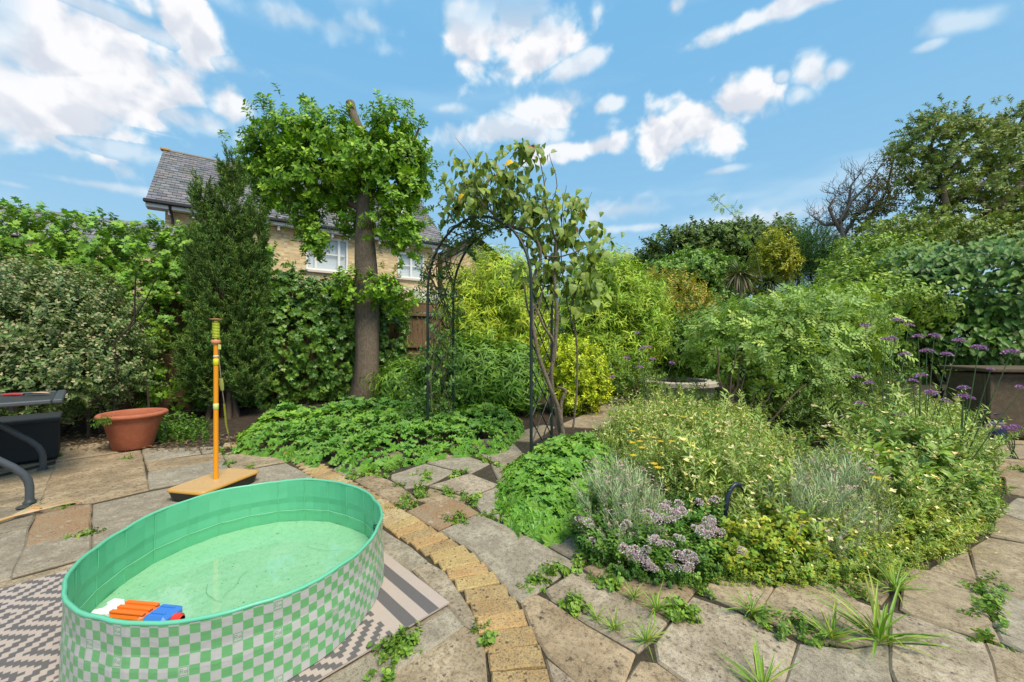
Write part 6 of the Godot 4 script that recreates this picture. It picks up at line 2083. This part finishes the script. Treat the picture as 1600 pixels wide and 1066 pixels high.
func flower_bed():
	rng.seed = 404
	leaf_clump("lobed_leaf_clump", "lush clump of lobed green leaves at the foot of the climber", gpoly([[772, 735], [788, 698], [830, 676], [900, 666], [965, 674], [1000, 694], [985, 724], [932, 748], [905, 788], [864, 798], [806, 786], [780, 762]], 0.2), 1700, 0.29, 0.5, 0.14, [Color(0.09, 0.19, 0.035), Color(0.11, 0.23, 0.04), Color(0.075, 0.165, 0.035), Color(0.14, 0.25, 0.045)])
	leaf_clump("lobed_leaf_bed", "wide low bed of lobed green leaves below the tree trunk", gpoly([[362, 690], [372, 660], [420, 640], [560, 626], [700, 626], [812, 640], [822, 660], [785, 688], [720, 692], [640, 702], [548, 716], [500, 708], [430, 694]], 0.15), 2500, 0.29, 0.4, 0.135, [Color(0.085, 0.185, 0.035), Color(0.105, 0.22, 0.04), Color(0.07, 0.16, 0.035), Color(0.125, 0.235, 0.05)])
	# airy white flowered meadow planting: plants of unit height
	rng.seed = 410
	var ga := []
	for k in 3: ga.append(sprig(870 + k, {"n": 46, "stem": 1.0, "len": 0.09, "wid": 0.28, "shape": "small", "from": 0.15, "cols": [Color(0.175, 0.25, 0.075), Color(0.21, 0.285, 0.09), Color(0.14, 0.215, 0.06), Color(0.25, 0.305, 0.13)], "stalk": 0.005, "stemcol": Color(0.16, 0.17, 0.06), "bend": 0.35, "pitch": 0.9, "flowers": [2, 0, 1][k], "fcol": Color(0.55, 0.48, 0.38), "flen": 0.036, "fspread": 0.14}))
	var md := gpoly([[905, 672], [960, 648], [1040, 630], [1120, 624], [1170, 645], [1270, 690], [1300, 730], [1230, 800], [1140, 800], [1050, 770], [1000, 720], [950, 690]], 0.3)
	herb_patch("white_gaura_planting", "airy pale green planting flecked with small white flowers", "flowers", md, 3300, 0.6, 0.3, ga, [Color(1, 1, 1), Color(1.15, 1.1, 0.9), Color(0.82, 0.92, 0.85)], {"rnd": 0.3, "kind": "stuff"})
	var md2 := gpoly([[1330, 660], [1420, 640], [1520, 650], [1560, 690], [1500, 720], [1400, 720], [1320, 700]], 0.3)
	herb_patch("wild_flower_planting", "tall wispy flecked planting in front of the cabinet", "flowers", md2, 1300, 0.66, 0.25, ga, [Color(1, 1, 1), Color(0.9, 1.0, 0.9), Color(0.75, 0.9, 0.8)], {"rnd": 0.35, "kind": "stuff"})
	herb_patch("scattered_gaura", "loose flowering stems mixed through the whole mixed bed", "flowers", gpoly([[1130, 780], [1200, 720], [1330, 690], [1480, 680], [1555, 720], [1545, 790], [1480, 830], [1380, 860], [1250, 860], [1160, 840]], 0.2), 1100, 0.5, 0.3, ga, [Color(1, 1, 1), Color(1.1, 1.1, 0.9), Color(0.85, 0.95, 0.85)], {"rnd": 0.45, "kind": "stuff"})
	# leafy mid green planting
	var gr := []
	for k in 2: gr.append(sprig(875 + k, {"n": 26, "stem": 1.0, "len": 0.17, "wid": 0.45, "from": 0.1, "cols": [Color(0.13, 0.21, 0.05), Color(0.16, 0.25, 0.06), Color(0.10, 0.18, 0.045)], "stalk": 0.007, "bend": 0.3, "pitch": 1.1, "flowers": 1, "fcol": Color(0.5, 0.36, 0.28), "flen": 0.035}))
	herb_patch("leafy_planting", "mid green leafy planting at the paved edge beside the verbena", "plants", gpoly([[1290, 730], [1350, 690], [1460, 680], [1545, 695], [1565, 740], [1545, 775], [1450, 775], [1370, 770]], 0.25), 1300, 0.5, 0.3, gr, [Color(1, 1, 1), Color(1.2, 1.12, 0.9), Color(0.8, 0.9, 0.9)], {"rnd": 0.35, "kind": "stuff"})
	rng.seed = 420
	shrub("fine_leaved_bush", "dark fine leaved bush under the pinnate shrub", "bush", [lb(1250, 640, 4.9, 62, 44, 0.4), lb(1300, 655, 4.8, 46, 36, 0.35), lb(1215, 660, 4.8, 34, 34, 0.3), lb(1340, 620, 5.2, 50, 36, 0.4)], 1500, sprig(878, {"n": 20, "stem": 0.16, "len": 0.026, "wid": 0.5, "shape": "small", "cols": [Color(0.07, 0.13, 0.04), Color(0.09, 0.16, 0.05), Color(0.11, 0.17, 0.05)], "stalk": 0.002}), [Color(1, 1, 1), Color(1.2, 1.15, 0.95), Color(0.85, 0.9, 0.9)], {"shell": 0.4, "gap": -0.6, "miny": 0.03})
	# lavender
	var lav := []
	for k in 2: lav.append(sprig(880 + k, {"n": 70, "stem": 0.8, "len": 0.17, "wid": 0.06, "shape": "small", "from": 0.05, "cols": [Color(0.22, 0.28, 0.22), Color(0.26, 0.32, 0.25), Color(0.17, 0.24, 0.17)], "pitch": 0.5, "bend": 0.3, "flowers": [0, 4][k], "fcol": Color(0.22, 0.17, 0.22), "flen": 0.03, "fspread": 0.06}))
	var lt := [Color(1, 1, 1), Color(1.1, 1.1, 1.05), Color(0.85, 0.9, 0.9)]
	herb_patch("lavender", "silvery lavender clump beside the lobed leaf clump", "lavender", oval(985, 775, 66, 42, 0.25), 900, 0.46, 0.2, lav, lt, {"rnd": 0.25, "out": 1.0}, M.matte)
	herb_patch("lavender", "silvery lavender clump near the dark hose loop", "lavender", oval(1295, 790, 90, 40, 0.22), 1100, 0.5, 0.2, lav, lt, {"rnd": 0.25, "out": 1.0}, M.matte)
	# oregano with pink heads
	var org := []
	for k in 2: org.append(sprig(884 + k, {"n": 30, "stem": 1.0, "len": 0.15, "wid": 0.55, "from": 0.1, "cols": [Color(0.08, 0.165, 0.035), Color(0.10, 0.20, 0.04), Color(0.065, 0.14, 0.03)], "stalk": 0.008, "bend": 0.3, "pitch": 1.1}))
	var op := gpoly([[900, 818], [945, 800], [1050, 785], [1130, 795], [1145, 855], [1110, 882], [1040, 884], [965, 870], [922, 850]], 0.1)
	var O := herb_patch("flowering_oregano", "oregano with lilac pink flower heads spilling over the paving", "oregano", op, 1500, 0.3, 0.16, org, [Color(1, 1, 1), Color(1.2, 1.12, 0.9), Color(0.85, 0.95, 0.9)], {"rnd": 0.35})
	var hv := []
	for k in 3:
		var b := MB.new()
		for i in 70:
			var d := rv()
			d.y = absf(d.y) * 1.0 - 0.2
			b.col = vary([Color(0.62, 0.49, 0.54), Color(0.72, 0.63, 0.65), Color(0.48, 0.33, 0.37)][i % 3], 0.2)
			var p := d * Vector3(0.024, 0.018, 0.024) + Vector3(0, 0.008, 0)
			var nm := d.cross(rv()).normalized()
			b.leaf(p, (d + rv() * 0.7).normalized(), nm, 0.009, 0.008, SMALL, 0.3, 0.0)
		hv.append(b.mesh())
	for q in [[925, 848, .1], [935, 855, .08], [1003, 802, .3], [980, 820, .28], [975, 855, .2], [985, 860, .2], [1000, 872, .15], [1010, 880, .12], [1018, 887, .1], [1005, 864, .16], [990, 866, .17], [1045, 788, .33], [1060, 793, .33], [1052, 800, .32], [1066, 800, .32], [1028, 815, .3], [1035, 808, .3], [1050, 812, .3], [1105, 815, .3], [1110, 820, .3], [1095, 830, .28], [1100, 835, .28], [1115, 830, .28], [1120, 835, .27], [1060, 870, .2], [1075, 868, .2], [1082, 873, .18], [1045, 888, .12], [1070, 890, .1], [1078, 888, .1], [1065, 843, .25], [1022, 846, .25], [1036, 850, .25], [902, 812, .2], [908, 816, .2], [1092, 786, .34], [1110, 785, .34], [1160, 862, .15], [920, 818, .22], [1040, 796, .33], [1058, 806, .31], [1103, 822, .29], [1112, 838, .26], [1030, 852, .24], [1068, 876, .18], [996, 874, .14], [1022, 890, .08]]:
		var p := gp(q[0], q[1], q[2])
		for e in 2:
			var c := copy_of(hv[rng.randi() % 3], "flower_head", M.matte, O, Transform3D(basis_to(Vector3(rr(-0.4, 0.4), 1, rr(0, 0.5)), rr(0, 6), rr(0.55, 0.95)), p + Vector3(rr(-0.035, 0.035), rr(-0.015, 0.015), rr(-0.02, 0.02)) * e))
	# three-parted leaves along the front edge
	var st := []
	for k in 2: st.append(sprig(888 + k, {"n": 14, "stem": 0.9, "len": 0.155, "wid": 0.58, "shape": "tri", "from": 0.3, "cols": [Color(0.13, 0.22, 0.035), Color(0.17, 0.25, 0.04), Color(0.10, 0.18, 0.03), Color(0.27, 0.28, 0.04)], "stalk": 0.01, "stemcol": Color(0.15, 0.15, 0.05), "bend": 0.4, "pitch": 1.2}))
	herb_patch("three_leaved_groundcover", "yellow green ground cover of three-parted leaves along the paving edge", "ground cover", gpoly([[1095, 855], [1140, 815], [1230, 800], [1330, 815], [1420, 845], [1440, 868], [1400, 884], [1340, 882], [1270, 888], [1180, 890], [1110, 884]], 0.08), 2000, 0.27, 0.2, st, [Color(1, 1, 1), Color(1.2, 1.12, 0.85), Color(0.8, 0.92, 0.9)], {"rnd": 0.4, "kind": "stuff"})
	herb_patch("golden_creeping_herb", "low golden green creeping herb at the rounded corner of the bed", "herb", gpoly([[1380, 822], [1440, 782], [1510, 772], [1540, 790], [1532, 815], [1495, 842], [1445, 860], [1405, 850]], 0.05), 1900, 0.16, 0.15, [sprig(892, {"n": 26, "stem": 1.0, "len": 0.2, "wid": 0.55, "from": 0.1, "cols": [Color(0.22, 0.28, 0.03), Color(0.16, 0.24, 0.03), Color(0.28, 0.29, 0.05)], "bend": 0.4, "pitch": 1.1})], [Color(1, 1, 1), Color(0.85, 0.95, 0.9), Color(1.15, 1.05, 0.9)], {"rnd": 0.4, "kind": "stuff"})
	herb_patch("straw_stems", "tangle of thin yellowed stems lying over the herbs", "stems", gpoly([[1150, 810], [1300, 790], [1480, 780], [1480, 830], [1300, 840], [1180, 840]], 0.15), 260, 0.34, 0.2, [sprig(893, {"n": 6, "stem": 1.0, "len": 0.08, "wid": 0.3, "shape": "small", "cols": [Color(0.34, 0.28, 0.08)], "stalk": 0.006, "stemcol": Color(0.34, 0.30, 0.10), "bend": 0.8})], [Color(1, 1, 1), Color(0.8, 0.85, 0.7)], {"rnd": 0.9, "kind": "stuff"})
	# yellow daisies
	rng.seed = 430
	for q in [[1003, 700], [1000, 690], [988, 674], [988, 692], [1022, 684], [1032, 690], [1060, 650], [1068, 652], [1100, 645], [1022, 725], [1028, 731], [990, 712], [1370, 747], [1050, 690]]:
		var g := gp(q[0], q[1], 0.55)
		if q[0] == 1370: g = gp(q[0], q[1], 0.45)
		var o := thing("yellow_daisy", "small yellow daisy standing above the airy white planting", "flower", Vector3(g.x, 0, g.z), "yellow daisies")
		var b := MB.new()
		b.col = Color(0.14, 0.2, 0.05)
		stem(b, Vector3(g.x, -0.03, g.z), g, 0.003, 0.002, 0.05, 4)
		put(b, "stem", M.stem, o)
		b = MB.new()
		for k in 9:
			b.col = vary(Color(0.72, 0.50, 0.01), 0.1)
			var fr := leaf_frame(TAU * k / 9, 1.35, 0)
			b.leaf(g, (fr[0] + Vector3(0, 0, 0.25)).normalized(), fr[1], 0.024, 0.013, SMALL, 0.1, 0.1)
		put(b, "flower_head", M.leaf, o)
	# verbena
	rng.seed = 440
	var vh := []
	for k in 2:
		var b := MB.new()
		for i in 110:
			var a := rng.randf() * TAU
			var r := sqrt(rng.randf())
			var p := Vector3(cos(a) * r * 0.04, 0.018 - 0.02 * r * r + rr(0, 0.006), sin(a) * r * 0.04)
			b.col = vary([Color(0.46, 0.24, 0.50), Color(0.56, 0.34, 0.58), Color(0.30, 0.13, 0.32)][i % 3], 0.2)
			b.leaf(p, (Vector3(cos(a) * r, 0.5, sin(a) * r) + rv() * 0.6).normalized(), rv(), 0.012, 0.012, SMALL, 0.2, 0.0)
		vh.append(b.mesh())
	var verb := [
		[[1490, 745, 3.2], [[1580, 552, 3.0, 1.0], [1548, 578, 3.0, 0], [1530, 545, 3.1, .9], [1598, 608, 3.0, .6]], "tall purple verbena leaning out over the paving"],
		[[1440, 740, 3.6], [[1498, 534, 3.5, .9], [1480, 555, 3.5, .6], [1460, 526, 3.6, .8], [1435, 527, 3.6, .7], [1448, 550, 3.6, .9], [1440, 589, 3.5, .9], [1426, 596, 3.5, .5]], "many headed purple verbena in the middle of the leafy planting"],
		[[1380, 730, 4.0], [[1403, 502, 4.0, .9], [1420, 509, 4.0, .6], [1385, 532, 4.0, .8], [1394, 530, 4.0, .7], [1352, 510, 4.1, .8], [1414, 555, 3.9, .8], [1340, 590, 4.0, .7], [1358, 600, 3.9, .9]], "purple verbena rising before the broad leaved hedge"],
		[[1500, 735, 3.3], [[1505, 622, 3.2, .9], [1512, 622, 3.2, .7], [1478, 628, 3.2, .4], [1455, 615, 3.3, .6], [1506, 607, 3.2, .4], [1344, 632, 3.6, .6], [1405, 650, 3.4, .6]], "low purple verbena beside the watering can"],
		[[1010, 680, 5.4], [[996, 522, 5.4, .7], [1004, 545, 5.3, .9], [1014, 544, 5.4, .7], [980, 560, 5.3, .7], [1000, 575, 5.3, .9], [1020, 562, 5.4, .7], [1050, 568, 5.4, .7], [992, 640, 5.0, .8], [1010, 638, 5.0, .9], [957, 590, 5.4, .7]], "faded purple verbena in front of the round pond"],
		[[1585, 705, 4.1], [[1550, 668, 4.1, 1.0], [1560, 664, 4.1, 1.0], [1572, 670, 4.1, 1.1], [1580, 672, 4.1, 1.0], [1588, 668, 4.1, .9]], "low purple verbena tuft against the cabinet doors"],
	]
	for q in verb:
		var g := at(q[0][0], q[0][1], q[0][2])
		g.y = 0
		var o := thing("purple_verbena", q[2], "verbena", g)
		var main: Array = q[1]
		for h in main:
			var e := at(h[0], h[1], h[2])
			var b := MB.new()
			b.col = vary(Color(0.10, 0.16, 0.06), 0.1)
			var k := g.lerp(e, 0.62) + Vector3(rr(-0.03, 0.03), 0.02, 0)
			b.tube([g + Vector3(rr(-0.06, 0.06), -0.03, rr(-0.06, 0.06)), g.lerp(e, 0.3) + Vector3(0, 0.02, 0), k, e], [0.0055, 0.005, 0.004, 0.0025], 5)
			var s := put(b, "stem", M.stem, o)
			copy_of(vh[rng.randi() % 2], "flower_head", M.matte, o, Transform3D(basis_to(Vector3(rr(-0.3, 0.3), 1, rr(-0.1, 0.4)), rr(0, 6), 0.65 + 0.5 * h[3] if h[3] > 0 else 0.5), e))
	# loop of dark hose
	var hc := gp(1143, 800, 0.18)
	var hp := []
	for k in 15:
		var a := PI * k / 14.0
		hp.append(Vector3(hc.x - cos(a) * 0.085 - 0.004 * k * 0.1, 0.2 + sin(a) * 0.17 - (0.12 if k == 0 else 0.0), hc.z + 0.1 - 0.006 * k))
	hp.append(hp[14] + Vector3(0.02, -0.2, 0))
	hp.insert(0, hp[0] + Vector3(0, -0.14, 0.0))
	var hb := MB.new()
	hb.col = Color(0.018, 0.03, 0.055)
	hb.tube(hp, 0.0125, 12)
	tag(put(hb, "garden_hose", M.gl), "loop of dark blue hose rising out of the ground cover", "hose")
	hb = null

# ---------------------------------------------------------------- weeds in the joints, litter
func weeds():
	rng.seed = 505
	var gl := []
	for k in 3:
		var b := MB.new()
		for i in 34:
			var fr := leaf_frame(rng.randf() * TAU, rr(0.1, 1.15), 0)
			b.col = LEAF * vary([Color(0.12, 0.22, 0.035), Color(0.15, 0.25, 0.04), Color(0.09, 0.18, 0.03), Color(0.22, 0.26, 0.06)][i % 4], 0.15)
			var ln := rr(0.5, 1.0)
			b.leaf(Vector3(rr(-0.05, 0.05), 0, rr(-0.05, 0.05)), fr[0], fr[1], ln, 0.042, [V2(0, 0), V2(0.5, 0.25), V2(0.45, 0.5), V2(0.28, 0.78), V2(0, 1)], 0.5, rr(0.1, 0.7))
		gl.append(b.mesh())
	for q in [[1375, 1005, .30, "largest tuft of strap leaved grass in the paving"], [1300, 1000, .17, "short grass tuft next to the largest tuft of strap leaved grass"], [1400, 925, .2, "grass tuft at the end of a wide paving gap"], [1175, 960, .16, "upright grass tuft between two big pale slabs"], [1025, 955, .15, "yellowish grass tuft in front of the oregano"], [1010, 1005, .12, "grass tuft at the meeting of four slabs"], [960, 985, .1, "thin grass tuft in a joint with reddish weed"], [932, 970, .09, "little grass tuft in the joint beside the thin grass tuft"], [1190, 1085, .2, "spiky grass tuft beside the biggest pitted slab"], [990, 935, .1, "small feathery grass tuft by the oregano"]]:
		var g := gp(q[0], q[1])
		var o := thing("grass_tuft", q[3], "grass tuft", g, "grass tufts in the paving joints")
		copy_of(gl[rng.randi() % 3], "blades", M.leaf, o, Transform3D(Basis.IDENTITY.rotated(Vector3.UP, rr(0, 6)).scaled(Vector3.ONE * q[2]), g))
	var wv := []
	for k in 3: wv.append(sprig(900 + k, {"n": 20, "stem": 0.045, "len": 0.022, "wid": 0.6, "cols": [Color(0.10, 0.18, 0.035), Color(0.13, 0.22, 0.04), Color(0.08, 0.15, 0.03)], "pitch": 1.3, "shape": ["round", "ovate", "small"][k], "bend": 0.8}))
	var spots := [[830, 915, 4], [845, 905, 4], [870, 895, 5], [880, 890, 4], [885, 940, 4], [895, 950, 4], [905, 955, 3], [935, 912, 4], [950, 910, 5], [960, 915, 4], [1055, 960, 5], [1065, 955, 5], [1070, 965, 5], [1085, 920, 4], [1090, 912, 3], [1255, 985, 4], [1275, 1000, 4], [1240, 975, 3], [1530, 920, 4], [1540, 930, 5], [1545, 945, 5], [1548, 960, 3], [1552, 975, 3], [1550, 910, 3], [1536, 998, 3], [905, 875, 4], [920, 870, 4], [927, 880, 3], [820, 818, 4], [833, 828, 3], [806, 815, 4], [775, 810, 3], [765, 805, 3], [720, 812, 5], [712, 815, 4], [735, 780, 5], [720, 775, 5], [705, 772, 5], [745, 788, 4], [690, 770, 4], [655, 765, 5], [660, 775, 6], [640, 780, 5], [635, 790, 6], [628, 792, 5], [625, 760, 4], [600, 745, 4], [585, 740, 4], [570, 742, 5], [555, 744, 4], [545, 745, 3], [610, 735, 5], [590, 728, 5], [620, 728, 5], [640, 722, 4], [710, 742, 5], [725, 738, 4], [660, 716, 5], [680, 712, 5], [700, 706, 5], [640, 706, 5], [735, 706, 5], [750, 716, 5], [760, 722, 4], [775, 728, 5], [790, 735, 5], [720, 698, 5], [665, 750, 4], [600, 718, 5], [575, 712, 5], [555, 712, 5], [545, 716, 5], [735, 695, 4], [780, 688, 4], [660, 740, 4],
		[95, 712, 4], [58, 795, 3], [100, 790, 3], [137, 835, 4], [195, 718, 3], [345, 705, 4], [350, 712, 3], [390, 730, 3], [430, 710, 3], [356, 726, 3], [620, 1005, 9], [612, 1020, 8], [625, 1015, 8], [640, 1010, 5], [600, 1060, 2], [1395, 735, 3], [1595, 735, 6], [1190, 970, 4], [1215, 985, 3], [1320, 925, 3], [1340, 930, 3], [750, 990, 2], [755, 1000, 2]]
	for q in spots:
		var g := gp(q[0], q[1])
		var wk := rng.randi() % 3
		if q[2] > 6: wk = 1
		var o := thing("joint_weed", "small %s leaved green weed growing in a paving joint" % ["round", "oval", "narrow"][wk], "weed", g, "weeds in the paving joints")
		var ts := []
		for k in int(q[2] * 2.2): ts.append(Transform3D(basis_to(Vector3(rr(-0.9, 0.9), 0.7, rr(-0.9, 0.9)), rr(0, 6), rr(0.6, 1.2)), g + Vector3(rr(-0.04, 0.04), -0.02, rr(-0.03, 0.03))))
		many(wv[wk], "leaves", M.leaf, o, ts, [Color(1, 1, 1), Color(1.2, 1.15, 0.9), Color(0.85, 0.95, 0.9)])
	# fallen leaves under the shrubs
	var li := MB.new()
	for k in 900:
		var g := gp(rr(100, 460), rr(676, 706))
		li.col = vary([Color(0.22, 0.14, 0.07), Color(0.30, 0.21, 0.12), Color(0.14, 0.09, 0.05)][k % 3], 0.3)
		li.leaf(g + Vector3(0, rr(0.004, 0.02), 0), Vector3(rr(-1, 1), rr(-0.2, 0.2), rr(-1, 1)).normalized(), (Vector3.UP + rv() * 0.4).normalized(), rr(0.03, 0.06), rr(0.015, 0.03), SMALL, 0.3, 0.2)
	tag(put(li, "leaf_litter", M.leaf), "brown fallen leaves scattered on the paving before the conifer", "leaf litter", "", "stuff")
